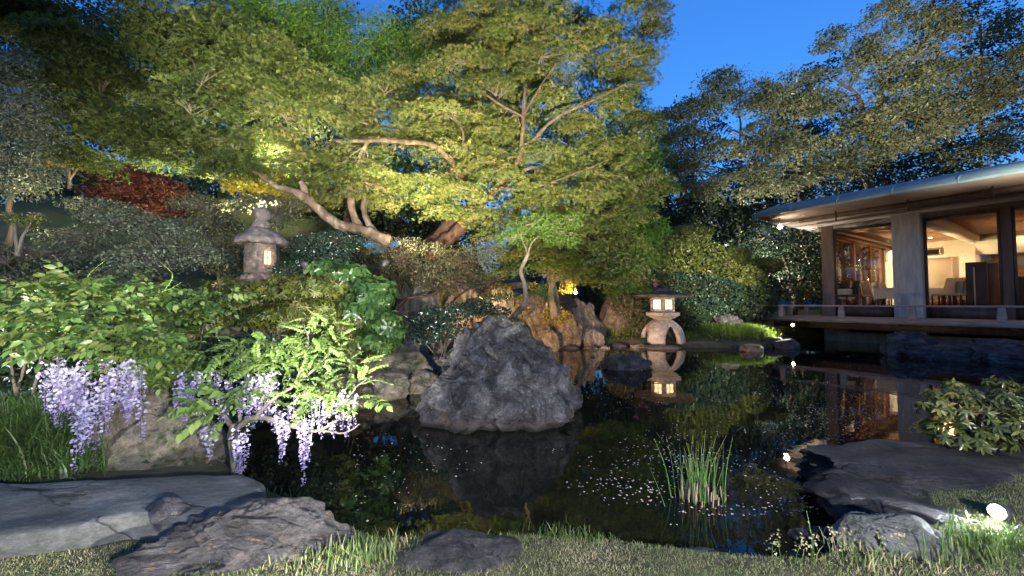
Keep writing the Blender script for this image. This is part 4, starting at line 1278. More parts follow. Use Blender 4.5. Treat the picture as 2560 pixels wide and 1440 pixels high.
def spray_tree(name, label, cat, trunks, rows, nspray, per, spray_r, leaf, tpl, mat, bark, seed, tilt=.35, droop=.35, trunk_name='trunk', nt=300, twig_r=.006,
               limb_r=.05, group=None, lo=.3, flat=.10, sizevar=.3, twigmat='twig', nrand=.45, lobes=None, base=None, limbmat=None, layers=0, dome=.30):
    """a tree whose crown is made of flat fan-like sprays of leaves"""
    rg = np.random.default_rng(seed)
    if layers: rows = plates(rows, seed, layers)
    lobes = lobes or to_lobes(rows)
    b0 = Vector(trunks[0][0][0]) if trunks else Vector(lobes[0][:3])
    root = empty(name, b0, 0, label, cat, group)
    off = -np.array(b0)
    c, idx, dd = ell_points(lobes, nspray, rg, lo)
    if layers:
        LL = np.array(lobes)[idx]; hx = (c[:, 0]-LL[:, 0])/LL[:, 3]; hy = (c[:, 1]-LL[:, 1])/LL[:, 4]
        c[:, 2] -= dome*LL[:, 3]*(hx**2+hy**2)-.05*LL[:, 3]
    lim = {}
    if trunks:
        tubes, lim = skeleton([([tuple(q) for q in t[0]], t[1], t[2]) for t in trunks], lobes, rg, limb_r)
        nt_ = len(trunks)
        tt = [(p+off, r, s) for p, r, s in tubes]
        for q_, t_ in enumerate(tt[:nt_]): build_tubes(trunk_name if q_ == 0 else 'limb', [t_], limbmat if (limbmat and q_ > 2) else bark, root)
        if tt[nt_:]: build_tubes('branches', tt[nt_:], bark, root, 'stuff')
        tw = twigs_to(c, idx, lim, lobes, rg, nt, twig_r)
        if tw: build_tubes('twigs', [(p+off, r, s) for p, r, s in tw], twigmat, root, 'stuff')
    n = nspray*per
    si = np.repeat(np.arange(nspray), per)
    # spray plane: nearly level, tipped outward
    out = dd*np.array([1, 1, .35])
    sn = unit(np.array([0, 0, 1.0]) + rg.normal(size=(nspray, 3))*tilt + out*droop)
    a_ = unit(np.cross(sn, rg.normal(size=(nspray, 3)))); b_ = np.cross(sn, a_)
    srad = spray_r*(.6+.8*rg.random(nspray))
    th = rg.random(n)*2*np.pi; rr = np.sqrt(rg.random(n))
    rad = rr*srad[si]
    u = np.cos(th)[:, None]*a_[si] + np.sin(th)[:, None]*b_[si]
    pos = c[si] + u*rad[:, None] + sn[si]*(rg.normal(size=n)*flat*spray_r - rr**2*srad[si]*.25)[:, None]
    dirs = u + rg.normal(size=(n, 3))*.45 + np.array([0, 0, -.25])
    nr = sn[si] + rg.normal(size=(n, 3))*nrand
    size = leaf*(1-sizevar/2+sizevar*rg.random(n))
    st = rg.random(nspray)
    tint = np.clip(.55*st[si] + .45*rg.random(n), 0, 1)
    leaf_mesh('foliage', mat, root, tpl, pos+off, dirs, nr, size, tint)
    return root

def shrub(name, label, rows, n, leaf, tpl, mat, seed, base=None, bark='twig', stems=5, cat='shrub', group=None, lo=.55, outw=.8, upw=.3, sizevar=.4, whorl=0, lobes=None, stem_r=.012, nr=.5, nt=60, lump=.25):
    """dense shrub: leaves near the surface of lumpy ellipsoids, facing outward; whorl>0 groups leaves in rosettes"""
    rg = np.random.default_rng(seed)
    lobes = lobes or to_lobes(rows)
    L = np.array(lobes)
    if base is None:
        i = int(np.argmin(L[:, 2])); base = Vector((L[i, 0], L[i, 1], gz(L[i, 0], L[i, 1])))
    base = Vector(base)
    root = empty(name, base, 0, label, cat, group); off = -np.array(base)
    m = n//whorl if whorl else n
    c, idx, d = ell_points(lobes, m, rg, lo)
    # lumps: push surface in and out
    k = 1 + lump*fbm(c*(3.2/np.median(L[:, 3:])) * .5, 3, seed)[:, None]
    c = L[idx, :3] + (c-L[idx, :3])*k
    # drop points that fall deep inside another lobe or below ground
    keep = np.ones(m, bool)
    for j in range(len(L)):
        q = ((c-L[j, :3])/L[j, 3:]); keep &= ~(((q**2).sum(1) < lo*lo*.8) & (idx != j))
    c, idx, d = c[keep], idx[keep], d[keep]
    tops = []
    rs = np.random.default_rng(seed+1)
    tub = []
    for s in range(min(stems, 40)):
        t = c[rs.integers(len(c))] if len(c) else np.array(base)
        li = L[rs.integers(len(L))]
        t = li[:3] + unit(rs.normal(size=3))*li[3:]*.7
        b_ = np.array(base) + rs.normal(size=3)*np.array([.05, .05, 0])
        mid = b_*.5+t*.5 + rs.normal(size=3)*.08*np.linalg.norm(t-b_) 
        p = smooth_path([b_, mid, t], 8); tub.append((p+off, np.linspace(stem_r, stem_r*.4, len(p)), 5))
    for s in range(nt):
        if not len(c): break
        q = c[rs.integers(len(c))]; li = L[int(np.argmin(np.linalg.norm(L[:, :3]-q, axis=1)))]
        a0 = li[:3]*.6+q*.4
        tub.append((np.array([a0, (a0+q)/2+rs.normal(size=3)*.03, q])+off, np.array([stem_r*.4, stem_r*.3, stem_r*.15]), 3))
    if tub: build_tubes('stems', tub, bark, root, 'stuff')
    if whorl:
        m = len(c); si = np.repeat(np.arange(m), whorl)
        ax = unit(d*outw + np.array([0, 0, upw+.4]) + rg.normal(size=d.shape if False else (len(rg.random(1))*m, 3))[:m]*.3) if False else unit(d[:m]*outw + np.array([0, 0, upw+.4]) + rg.normal(size=(m, 3))*.3)
        a_ = unit(np.cross(ax, rg.normal(size=(m, 3)))); b_ = np.cross(ax, a_)
        ph = (np.tile(np.arange(whorl), m)*2*np.pi/whorl + np.repeat(rg.random(m)*6, whorl))
        u = np.cos(ph)[:, None]*a_[si]+np.sin(ph)[:, None]*b_[si]
        el = rg.uniform(-.5, .5, len(si))
        dirs = u + ax[si]*el[:, None] + np.array([0, 0, -.25])
        nrm = ax[si] - u*el[:, None] + rg.normal(size=(len(si), 3))*.2
        pos = c[si]; N = len(si)
        tint = np.clip(.6*np.repeat(rg.random(m), whorl)+.4*rg.random(N), 0, 1)
    else:
        N = len(c)
        dirs = d*outw + rg.normal(size=(N, 3))*.7 + np.array([0, 0, upw])
        nrm = d + np.array([0, 0, .5]) + rg.normal(size=(N, 3))*nr
        pos = c
        tint = np.clip(.5+.5*fbm(c*6, 2, seed+4) + .5*(rg.random(N)-.5), 0, 1)
    size = leaf*(1-sizevar/2+sizevar*rg.random(N))
    leaf_mesh('foliage', mat, root, tpl, pos+off, dirs, nrm, size, tint)
    return root

def W3(px, py, d): return tuple(P(px, py, d))

# ================================================================== the great maple
mt = [
 ([W3(1075, 640, 10.6), W3(1130, 590, 10.4), W3(1190, 535, 10.1), W3(1215, 480, 9.8)], .20, .12),
 ([W3(1050, 630, 10.9), W3(1110, 575, 10.8), W3(1165, 530, 10.6), W3(1190, 500, 10.5)], .16, .10),
 ([W3(1190, 540, 10.1), W3(1225, 552, 10.0), W3(1262, 538, 9.9)], .09, .045),
 ([W3(1210, 490, 9.8), W3(1160, 455, 8.9), W3(1125, 400, 8.1), W3(1090, 365, 7.8), W3(1000, 355, 7.5), W3(900, 350, 7.3), W3(840, 352, 7.3)], .085, .025),
 ([W3(1225, 490, 9.8), W3(1262, 440, 8.7), W3(1300, 385, 8.1), W3(1305, 290, 7.9), W3(1310, 220, 7.9)], .075, .028),
 ([W3(1300, 385, 8.1), W3(1350, 330, 8.0), W3(1400, 290, 7.9), W3(1480, 250, 8.0), W3(1560, 210, 8.2)], .05, .015),
 ([W3(1225, 490, 9.8), W3(1290, 440, 8.6), W3(1330, 415, 8.3)], .055, .03),
 ([W3(1305, 290, 7.9), W3(1250, 260, 7.8), W3(1200, 230, 7.8)], .03, .01),
 ([W3(1305, 290, 7.9), W3(1345, 225, 7.9), W3(1390, 160, 7.9)], .033, .01),
 ([W3(1125, 400, 8.1), W3(1160, 345, 7.9), W3(1130, 280, 7.8)], .035, .01),
 ([W3(1230, 470, 8.9), W3(1330, 470, 8.3), W3(1420, 440, 8.1), W3(1520, 400, 8.2)], .035, .01),
]
mrows = [(1300,330,8.5,150,70),(1080,330,8.3,170,60),(1180,205,8.8,150,60),(1010,215,9.0,130,50),(1400,185,8.8,150,60),(1545,120,9,110,65),(1640,35,9.2,70,45),(1370,60,9,150,60),(1180,70,9.4,130,55),
 (1490,290,9,120,60),(1585,400,9,100,40),(1480,455,8.6,140,38),(1330,470,8.3,120,30),(900,395,8,150,36),(740,360,8,150,38),(830,250,8.6,150,48),(950,300,8.3,120,40),(940,465,8.6,150,26),(1130,440,8.4,120,34),
 (660,290,8.2,110,42),(1430,560,8.9,130,40),(1550,550,9.2,100,45),(1490,625,9.5,110,36),(1260,560,9.1,100,30),(1600,320,9.3,60,40),(600,385,7.8,90,34),(1570,665,9.6,80,28),(1420,655,10.5,110,28),(1625,465,9.2,60,30),
 (1100,500,8.8,110,22),(1330,610,9.8,90,26),(1230,400,8.2,110,34)]
spray_tree('maple_tree', 'large spreading green gold maple lit from below over the pond', 'tree', mt, mrows, 3100, 44, .25, .058, T_tri3(), 'maple', 'bark_red', 11, tilt=.24, droop=.30, layers=3, limbmat='bark_tan', nt=1300, twig_r=.008, flat=.05, limb_r=.045)

# the left, lichen mottled maple with its sawn limb
mt2 = [([W3(975, 600, 8.1), W3(940, 590, 8.0), W3(900, 575, 7.9), W3(830, 548, 7.8), W3(775, 500, 7.7), W3(745, 482, 7.6), W3(700, 470, 7.5), W3(650, 440, 7.4), W3(580, 393, 7.2)], .13, .035),
       ([W3(905, 577, 7.95), W3(885, 540, 8.0), W3(878, 500, 8.05), W3(872, 468, 8.1)], .085, .05),
       ([W3(945, 590, 8.0), W3(925, 560, 8.1), W3(915, 530, 8.2), W3(912, 490, 8.3)], .08, .045),
       ([W3(765, 500, 7.7), W3(760, 470, 7.7), W3(750, 455, 7.7)], .075, .05)]
rows2 = [(700,120,8.6,160,60),(560,200,8.2,150,55),(430,120,8,150,60),(300,190,7.8,140,55),(440,280,7.8,150,50),(290,310,7.6,150,48),(560,70,8.4,150,55),(180,230,7.6,130,48),(160,110,7.8,140,55),(360,40,8,150,50),(120,20,7.8,140,45),
         (620,180,8.6,120,50),(60,190,7.6,90,44),(520,330,7.7,120,40),(380,375,7.6,120,30),(640,400,7.6,100,30),(760,440,8.0,100,22),(230,380,7.6,90,26),(90,330,7.4,80,32),(780,200,8.8,110,50)]
spray_tree('maple_tree', 'broad olive green maple with mottled low limbs covering the upper left', 'tree', mt2, rows2, 1750, 42, .27, .068, T_tri3(), 'maple_olive', 'bark', 12, tilt=.24, droop=.3, layers=2, nt=700, twig_r=.006, flat=.05, limb_r=.035)

# fresh green feathery tree at the upper centre left
spray_tree('feathery_tree', 'tall fresh green feathery tree reaching the sky left of the big maple', 'tree', [([W3(870, 620, 12.6), W3(880, 450, 12.6), W3(900, 260, 12.5), W3(930, 120, 12.5)], .16, .05)],
 [(700,60,12.2,110,70),(800,110,12.4,110,80),(880,180,12.2,110,80),(960,90,12.6,70,60),(1010,140,12.4,80,60),(760,210,12,110,60),(640,120,12,80,60),(1060,110,12.8,70,50),(830,30,12.6,80,40),(620,20,12.4,80,50),(1060,220,12.0,90,60)],
 1900, 30, .30, .085, T_rhomb(.18), 'maple_green', 'bark_dark', 13, tilt=.5, droop=.5, nt=200)
# green maple flank on the right, lit cool green
spray_tree('maple_tree', 'fresh green maple hanging over the water right of the big maple', 'tree', [([W3(1385, 790, 11.6), W3(1378, 720, 11.5), W3(1385, 670, 11.4), W3(1420, 600, 11.2), W3(1480, 520, 11)], .10, .05)],
 [(1520,420,11,140,60),(1600,480,11,100,60),(1500,540,11,150,50),(1590,600,11,90,50),(1480,640,10.8,130,40),(1560,340,11.2,100,50),(1600,560,10.6,80,50),(1350,540,11,120,50),(1540,690,10.8,80,26),(1640,420,11.3,60,40),(1300,640,11.2,90,35),(1480,470,11,100,50)],
 1250, 32, .28, .07, T_tri3(), 'maple_green', 'bark_grey', 14, tilt=.32, droop=.3, layers=3, nt=260, twig_r=.005)
# top-centre darker maple against the sky
spray_tree('maple_tree', 'dark leaved maple top silhouetted against the blue sky at top centre', 'tree', [([W3(1290, 560, 12.6), W3(1300, 380, 12.6), W3(1280, 200, 12.5), W3(1270, 60, 12.4)], .14, .05)],
 [(1200,40,12.4,130,50),(1330,20,12.2,120,50),(1120,10,12.6,80,30),(1280,100,12.3,130,50),(1440,60,12.1,110,50),(1560,40,12,80,45),(1160,110,12.6,90,40),(1450,150,12.2,110,50),(1560,200,12,80,50),(1300,230,12.6,150,60),(1150,260,12.8,130,60),(1000,330,12.8,130,70),(1180,400,12.8,160,60),(1400,330,12.6,120,70)],
 950, 30, .34, .095, T_tri3(), 'maple_green', 'bark_dark', 15, tilt=.32, droop=.3, layers=3, nt=160)
# yellow and red maples on the slope
spray_tree('maple_tree', 'small yellow lit maple on the slope at far left', 'tree', [([W3(175, 470, 9.8), W3(170, 430, 9.8), W3(150, 405, 9.8)], .05, .03), ([W3(175, 450, 9.8), W3(200, 410, 9.8)], .03, .02)],
 [(185,385,9.8,60,22),(160,360,9.8,50,16),(215,400,9.8,40,18),(130,405,9.8,40,10)], 150, 30, .18, .055, T_tri3(), 'maple_yellow', 'bark', 16, nt=60)
spray_tree('maple_tree', 'dome shaped dark red maple on the slope below the olive canopy', 'tree', [([W3(330, 560, 10.6), W3(330, 500, 10.5), W3(320, 460, 10.5)], .07, .03)],
 [(280,440,10.5,65,32),(350,445,10.4,75,36),(410,475,10.3,60,30),(300,480,10.2,80,26),(430,500,10.2,40,18),(390,520,10.2,60,14)], 520, 30, .2, .05, T_tri3(), 'maple_red', 'bark_dark', 17, nt=60, tilt=.3, droop=.6)
spray_tree('maple_tree', 'yellow green lit foliage of a small tree above the old stone lantern', 'tree', [([W3(690, 560, 12.6), W3(685, 500, 12.6), W3(670, 450, 12.5)], .07, .03)],
 [(650,430,12.5,60,22),(690,465,12.4,60,20),(610,460,12.4,50,18),(720,435,12.5,40,18),(740,480,12.4,50,16)], 320, 28, .22, .07, T_tri3(), 'maple_yellow', 'bark_dark', 18, nt=40)
spray_tree('small_tree', 'dark bluish green tree top behind the red maple', 'tree', [([W3(150, 560, 13), W3(150, 480, 13)], .07, .04)],
 [(150,470,13,90,30),(90,440,13,80,40),(240,500,13,70,26)], 160, 26, .3, .09, T_rhomb(), 'bluegreen', 'bark_dark', 19, nt=20)

# tall grey-green shrub at far left
spray_tree('tall_shrub', 'tall grey green shrub at the left edge, warmly lit at its foot', 'shrub', [([W3(20, 640, 6.6), W3(30, 520, 6.6), W3(20, 330, 6.6)], .05, .02)],
 [(10,160,6.8,80,60),(20,260,6.6,110,60),(60,330,6.6,90,50),(20,400,6.5,110,50),(80,440,6.5,70,36),(-40,330,6.5,90,60),(30,470,6.5,80,24),(-60,200,6.6,60,60)], 620, 26, .16, .05, T_rhomb(.2), 'greyleaf', 'bark_dark', 20, nt=200, tilt=.8, droop=.9, lo=.5)
spray_tree('azalea_bush', 'small bare stemmed azalea with orange tinged new leaves at the left edge', 'shrub', [([W3(40, 640, 5.6), W3(40, 590, 5.6), W3(35, 555, 5.6)], .03, .015), ([W3(42, 630, 5.6), W3(60, 585, 5.6), W3(75, 560, 5.6)], .02, .01)],
 [(25,540,5.6,36,10),(60,552,5.6,30,9),(95,545,5.6,24,9)], 60, 14, .05, .035, T_rhomb(.26), 'pieris', 'bark_grey', 22, nt=40, tilt=.6)

# ================================================================== trees behind, right
dk = T_quad(.30)
CG = [([W3(2130, 640, 21), W3(2170, 470, 20.8), W3(2190, 330, 20.5), W3(2200, 200, 20.4)], .28, .10), ([W3(2180, 380, 20.6), W3(2150, 250, 20.3), W3(2110, 215, 20), W3(2080, 190, 20)], .12, .04), ([W3(2190, 330, 20.5), W3(2290, 290, 20.2), W3(2420, 310, 20)], .12, .04), ([W3(2190, 270, 20.5), W3(2290, 180, 20.3), W3(2380, 120, 20)], .12, .04)]
spray_tree('cherry_tree', 'big spreading cherry tree above the tea house roof, warmly lit', 'tree', CG,
 [(2150,110,20,90,36),(2060,95,20,60,26),(2200,170,19.6,110,40),(2330,60,20,110,44),(2300,150,19.6,120,40),(2420,180,19.6,120,40),(2500,240,19.6,90,36),(2240,240,19,130,40),(2380,280,19,130,36),(2180,310,18.8,130,34),(2300,350,18.6,130,30),(2430,370,18.8,110,28),(2080,250,19.2,100,34),(2520,330,19.4,70,30),(2240,30,20.4,90,30),(2120,390,18.6,120,26),(2010,180,19.8,60,24),(2540,140,20,60,30)],
 1150, 28, .40, .15, T_rhomb(.28), 'cherry', 'bark_dark', 31, tilt=.35, droop=.3, layers=2, flat=.07, nt=420, twig_r=.010, limb_r=.08)
spray_tree('cherry_tree', 'lower grey green cherry tree between the big maple and the tea house', 'tree', [([W3(2015, 640, 20), W3(2000, 480, 19.6), W3(1990, 330, 19.4)], .2, .07), ([W3(1995, 420, 19.5), W3(1900, 360, 19.2), W3(1820, 320, 19)], .1, .03)],
 [(1980,250,19.6,100,40),(1880,240,19.6,90,36),(1800,230,20,90,30),(1720,270,19.6,90,36),(1760,350,19,120,36),(1880,330,18.8,130,38),(1990,370,18.4,120,34),(1860,430,18.2,120,30),(1700,400,19,90,30),(1960,460,18,110,24),(1780,190,20.4,60,20),(2060,420,18.2,110,30),(1740,470,18.6,80,20)],
 800, 28, .40, .15, T_rhomb(.28), 'cherry', 'bark_dark', 32, tilt=.35, droop=.3, layers=2, flat=.07, nt=300, twig_r=.010, limb_r=.07)
spray_tree('bare_tree', 'thin twiggy tree top standing alone against the blue sky', 'tree', [([W3(1850, 640, 24), W3(1850, 400, 24), W3(1850, 210, 24)], .12, .03)],
 [(1840,190,24,40,22),(1800,205,24,40,14),(1890,200,24,40,18),(1850,235,24,60,20)], 110, 14, .34, .09, T_rhomb(.2), 'dark', 'bark_dark', 33, nt=110, twig_r=.012)
def dark_tree(rows, label, seed, n=420, leaf=.20, mat='dark', base=(0, 0), name='evergreen_tree', per=22, sr=.55):
    r0 = rows[0]
    b_ = W3(base[0], base[1], r0[2]); 
    spray_tree(name, label, 'tree', [([(b_[0], b_[1], max(gz(b_[0], b_[1])-.1, -.1)), (b_[0], b_[1], b_[2]*.5), W3(r0[0], r0[1], r0[2])], .22, .06)], rows, n, per, sr, leaf, dk, mat, 'bark_dark', seed, tilt=.5, droop=.5, nt=40, twig_r=.015, lo=.45)
dark_tree([(2450,60,26,110,40),(2380,20,26,100,36),(2500,110,26,90,36),(2440,180,26,130,40),(2520,220,26,80,36),(2420,260,26,140,44),(2480,330,26,130,44),(2400,400,26,130,40),(2530,60,26.5,60,26),(2250,30,26,40,16)], 'tall dark fir with drooping boughs at the upper right', 41, 620, .2, base=(2450, 620))
dark_tree([(1960,250,26,90,50),(2040,300,26,120,70),(1960,380,26,130,70),(2040,470,26,140,70),(1940,520,26,110,60),(2060,180,26,60,40)], 'dark evergreen behind the lower cherry tree', 42, 560, .21, base=(2000, 640))
dark_tree([(1740,300,27,100,50),(1660,380,27,110,70),(1760,430,27,130,70),(1680,500,27,110,60),(1800,540,27,120,60),(1590,330,27,70,50)], 'dark evergreen between the maple and the lower cherry tree', 43, 560, .21, 'bluegreen', base=(1720, 640))
dark_tree([(2200,330,27,120,60),(2280,420,27,130,60),(2150,450,27,120,60),(2300,270,27,90,50),(2380,470,26,120,50)], 'dark evergreen low behind the tea house roof', 44, 480, .21, base=(2230, 620))
for k, rows in enumerate([[(1700,560,30,160,80),(1760,640,30,160,60)], [(1900,590,29,150,80),(1950,670,29,150,60)], [(2050,600,30,130,90),(2040,690,29,120,60)], [(2200,560,31,170,80)]]):
    dark_tree(rows, ['black mass of trees behind the round shrubs', 'black mass of trees behind the deck railing', 'black mass of trees beside the tea house corner', 'black mass of trees hidden behind the tea house'][k], 50+k, 340, .26, base=(rows[0][0], 740), sr=.8)
dark_tree([(1500,420,22,120,80),(1600,520,22,120,70),(1680,600,21,110,60),(1480,560,21,120,70),(1650,450,23,90,60)], 'dark evergreen filling the gap right behind the big maple', 57, 620, .2, base=(1560, 720))
dark_tree([(1850,480,24,120,60),(1780,560,24,120,60),(1950,450,24,110,50),(2060,540,24,120,60),(1880,640,23,120,60)], 'dark evergreen low behind the lower cherry tree', 58, 620, .2, base=(1880, 720))
dark_tree([(1000,550,14.5,130,44),(1150,560,14.5,120,44),(760,540,14.5,120,40),(900,560,14.5,120,36)], 'dark evergreen thicket behind the leaning maple trunks', 59, 620, .14, base=(1000, 640), name='evergreen_shrub', sr=.4)
dark_tree([(1420,620,19,120,50),(1520,640,19,120,50),(1480,560,19.5,120,50),(1600,660,19,100,40)], 'dark evergreen thicket behind the waterfall stones', 60, 800, .15, base=(1480, 720), name='evergreen_shrub', sr=.45)
# dense dark layers low behind the pond, closing the view
dark_tree([(1960,640,19,60,60),(2020,620,19.5,70,70),(2030,700,18.5,70,50),(1950,720,18,60,40),(1900,600,21,60,50)], 'dark leafy shrubbery behind the left end of the railing', 56, 460, .12, 'dark', (1990, 760), 'evergreen_shrub', sr=.3)
# backdrop trees behind the maples on the left
dark_tree([(60,60,17,160,90),(200,150,17,160,90),(60,250,17,160,90),(200,330,16,150,70)], 'dark evergreen behind the olive canopy at far left', 61, 560, .15, base=(120, 600))
dark_tree([(400,60,18,130,80),(420,200,18,110,80),(380,330,17,140,60)], 'dark evergreen in the gaps of the olive canopy', 62, 340, .15, base=(400, 560))
dark_tree([(620,200,18,150,90),(600,330,17,150,80),(740,330,17,160,80),(560,450,16,130,50)], 'dark evergreen behind the left maple limbs', 63, 600, .15, base=(640, 560))
dark_tree([(860,330,17,150,90),(900,450,16,170,70),(800,500,15,150,50),(1000,520,15,150,50)], 'dark evergreen behind the feathery tree', 64, 640, .14, base=(880, 560))
dark_tree([(1150,330,17,180,100),(1100,450,16,160,70),(1300,420,16,160,90),(1250,180,17,120,90),(1420,450,16,150,90),(1450,300,17,130,90)], 'dark evergreen wall behind the big maple', 65, 800, .15, 'bluegreen', base=(1200, 600))
dark_tree([(1450,600,18,180,60),(1600,620,18,120,60),(1350,660,17,150,40),(1560,700,17,120,40)], 'dark evergreens low behind the pond lantern', 66, 560, .15, base=(1480, 720))
dark_tree([(250,460,15.5,200,50),(480,480,15.5,180,60),(700,520,15.5,160,50),(60,440,15.5,160,60)], 'dark evergreen hedge on top of the left slope', 69, 800, .14, base=(400, 600), name='evergreen_hedge')
dark_tree([(130,60,15,170,90),(300,120,16,150,90),(500,150,16,150,90),(300,280,15,160,80),(560,320,15,150,80)], 'broad dark evergreen straight behind the olive canopy', 70, 700, .15, base=(300, 600))
dark_tree([(700,120,18,150,80),(860,180,18,150,90),(980,150,18,100,60),(620,50,18,120,60),(810,70,18,100,50),(560,130,18,120,80)], 'dark evergreen closing the view behind the feathery tree', 46, 760, .15, base=(780, 600))
dark_tree([(1040,60,19,80,50),(1080,130,18,110,60)], 'dark conifer top poking up left of the silhouetted maple', 67, 180, .15, base=(1060, 560))
dark_tree([(-80,420,14,150,80),(60,560,13,130,50),(-120,250,14,120,120)], 'dark shrubbery filling the left edge of the slope', 68, 420, .11, base=(20, 640), name='evergreen_shrub', sr=.35)

# ================================================================== shrubs on the far right bank
rm = [([(1700,600,17,62,32),(1740,585,17,40,20)], 'dark rounded shrub at the top of the shrub bank', 'mound'), ([(1690,650,16,60,40),(1650,680,15.8,45,34)], 'olive shrub nearest the maple foliage', 'mound'),
      ([(1750,645,16.4,70,34),(1790,668,16.2,50,26)], 'yellow lit rounded shrub crowning the shrub bank', 'mound'), ([(1840,640,17.4,32,20),(1825,655,17.4,26,16)], 'small pointed shrub behind the crowning one', 'mound'),
      ([(1908,665,16.8,40,18),(1880,672,16.8,26,12)], 'flat topped cloud pruned shrub standing on the right', 'mound'), ([(1870,700,16,42,34),(1840,690,16,36,24)], 'rounded shrub with small pale flowers left of the cloud pruned one', 'mound'),
      ([(1740,720,15.4,66,34),(1690,712,15.4,44,30)], 'bluish green shrub right behind the lantern roof', 'bluegreen'), ([(1800,740,15.4,60,40),(1760,770,15,50,30)], 'dark blue green shrub right of the lantern', 'bluegreen'),
      ([(1880,760,15.4,55,46),(1920,730,15.8,30,34)], 'dark bushy shrub beside the deck railing', 'dark'), ([(1620,690,15,36,30),(1600,730,14.8,40,34)], 'shrub with purple pink flower heads behind the lantern roof', 'azalea'),
      ([(1560,760,14.4,40,36),(1600,800,13.9,24,24)], 'dark shrub filling behind the iris blades', 'azalea'), ([(1720,790,14.6,40,30)], 'low dark shrub between lantern and grooved rock', 'dark')]
for k, (rows, lab, mt_) in enumerate(rm):
    shrub('round_shrub', lab, rows, 3400, .115, T_rhomb(.3), mt_, 140+k, cat='shrub', group='shrubs massed on the far bank', lo=.8, stems=3, nt=20, lump=.3)
# purple-pink flower heads
rg = np.random.default_rng(5)
fl = empty('flower_heads', P(1612, 716, 14.7), 0, 'purple pink rhododendron flower heads above the left of the lantern roof', 'flowers')
for px, py, d in [(1603, 712, 14.4), (1611, 722, 14.4), (1638, 711, 14.4), (1598, 700, 14.5), (1612, 698, 14.5), (1605, 727, 14.4), (1588, 735, 14.4), (1816, 657, 15.8), (1586, 672, 14.5)]:
    c = np.array(P(px, py, d))-np.array(fl.location)
    n = 26; dd = unit(rg.normal(size=(n, 3)))
    leaf_mesh('flower_head', 'pink', fl, T_quad(.45), c+dd*.035, dd+rg.normal(size=(n, 3))*.3, rg.normal(size=(n, 3)), np.full(n, .055), rg.random(n), kind=None)

# ================================================================== left bank shrubs
G0 = T_rhomb(.24)
# open, branchy grey green azaleas round the old lantern
def branchy(rows, lab, n, seed, mat='greyleaf', base=(0, 0, 6), leaf=.044, per=9, sr=.06, nt=320, name='azalea_bush', r=.03, bark='bark_grey'):
    b_ = P(base[0], base[1], base[2]); b_.z = min(b_.z, gz(b_.x, b_.y)+.02)
    L0 = to_lobes(rows)[0]; n = int(n*.62)
    spray_tree(name, lab, 'shrub', [([tuple(b_), tuple((b_+Vector(L0[:3]))/2+Vector((.08, 0, .0))), L0[:3]], r, r*.5)], rows, n, per, sr, leaf, T_rhomb(.3), mat, bark, seed, tilt=.9, droop=.6, nt=nt, twig_r=.005, limb_r=.028, lo=.4, twigmat=bark)
branchy([(330,560,7.2,120,34),(250,520,7.4,90,24),(430,590,7,100,34),(500,640,6.8,80,30),(200,600,7.2,100,30),(380,650,6.8,110,34),(290,690,6.6,110,24),(120,640,6.8,100,30)], 'wide open grey branched azalea left of the old lantern', 2300, 71, base=(390, 760, 6.8))
branchy([(540,560,7.6,70,34),(500,510,7.8,70,26),(580,610,7.4,50,30),(560,660,7.2,60,24)], 'dense azalea touching the left side of the old lantern', 1100, 72, 'azalea', (540, 740, 7.4))
branchy([(690,540,7.6,60,24),(730,510,7.8,60,20),(620,510,7.9,50,20),(660,500,8.0,70,16)], 'yellowish azalea branching behind the old lantern finial', 700, 73, 'azalea', (690, 640, 7.6))
branchy([(760,620,7,60,30),(820,640,6.8,70,30),(740,680,6.6,60,24),(840,600,7.2,70,24)], 'dark azalea right of the old lantern', 1100, 74, 'camellia', (780, 740, 6.8))
branchy([(60,700,6,100,30),(-20,640,6.2,90,40),(180,700,6,90,20)], 'dim low azalea at the left edge behind the vine', 800, 75, 'azalea', (60, 780, 6))
branchy([(900,640,8.2,80,30),(980,620,8.4,90,34),(1080,640,8.4,100,34),(1160,650,8.6,90,34),(1000,680,8.2,110,30),(1120,700,8.4,110,26),(1210,620,8.8,60,30),(900,690,7.8,70,30),(1190,700,8.8,70,22)], 'long brownish azalea spilling over the standing stones', 3600, 76, 'azalea', (1010, 740, 8.6), leaf=.034, nt=420, r=.04, bark='bark_red')
# visible twisted stems under that azalea
tw = empty('twisted_azalea', P(1000, 800, 8.7), 0, 'twisted reddish azalea stems crossing in front of the standing stones', 'tree trunk')
off = -np.array(tw.location)
for pts, r in [([(985,810,8.6),(1010,750,8.5),(1080,738,8.3),(1110,715,8.3),(1170,712,8.4)], .035), ([(1010,752,8.5),(1000,700,8.4),(1050,690,8.4)], .022), ([(1118,790,9.0),(1140,745,8.9),(1190,715,8.9),(1262,690,8.9),(1268,672,8.9)], .03),
               ([(1110,716,8.3),(1180,722,8.5),(1240,700,8.7)], .016), ([(985,810,8.6),(1000,770,8.6),(1020,745,8.6)], .03)]:
    p = smooth_path([W3(*q) for q in pts], 14)+off
    p += fbm(p*4, 2, 3)[:, None]*.02
    mb = MB(); mb.tube(p, np.linspace(r, r*.45, len(p)), 7); mb.build('stem', M['bark_red'], tw, smooth=True)

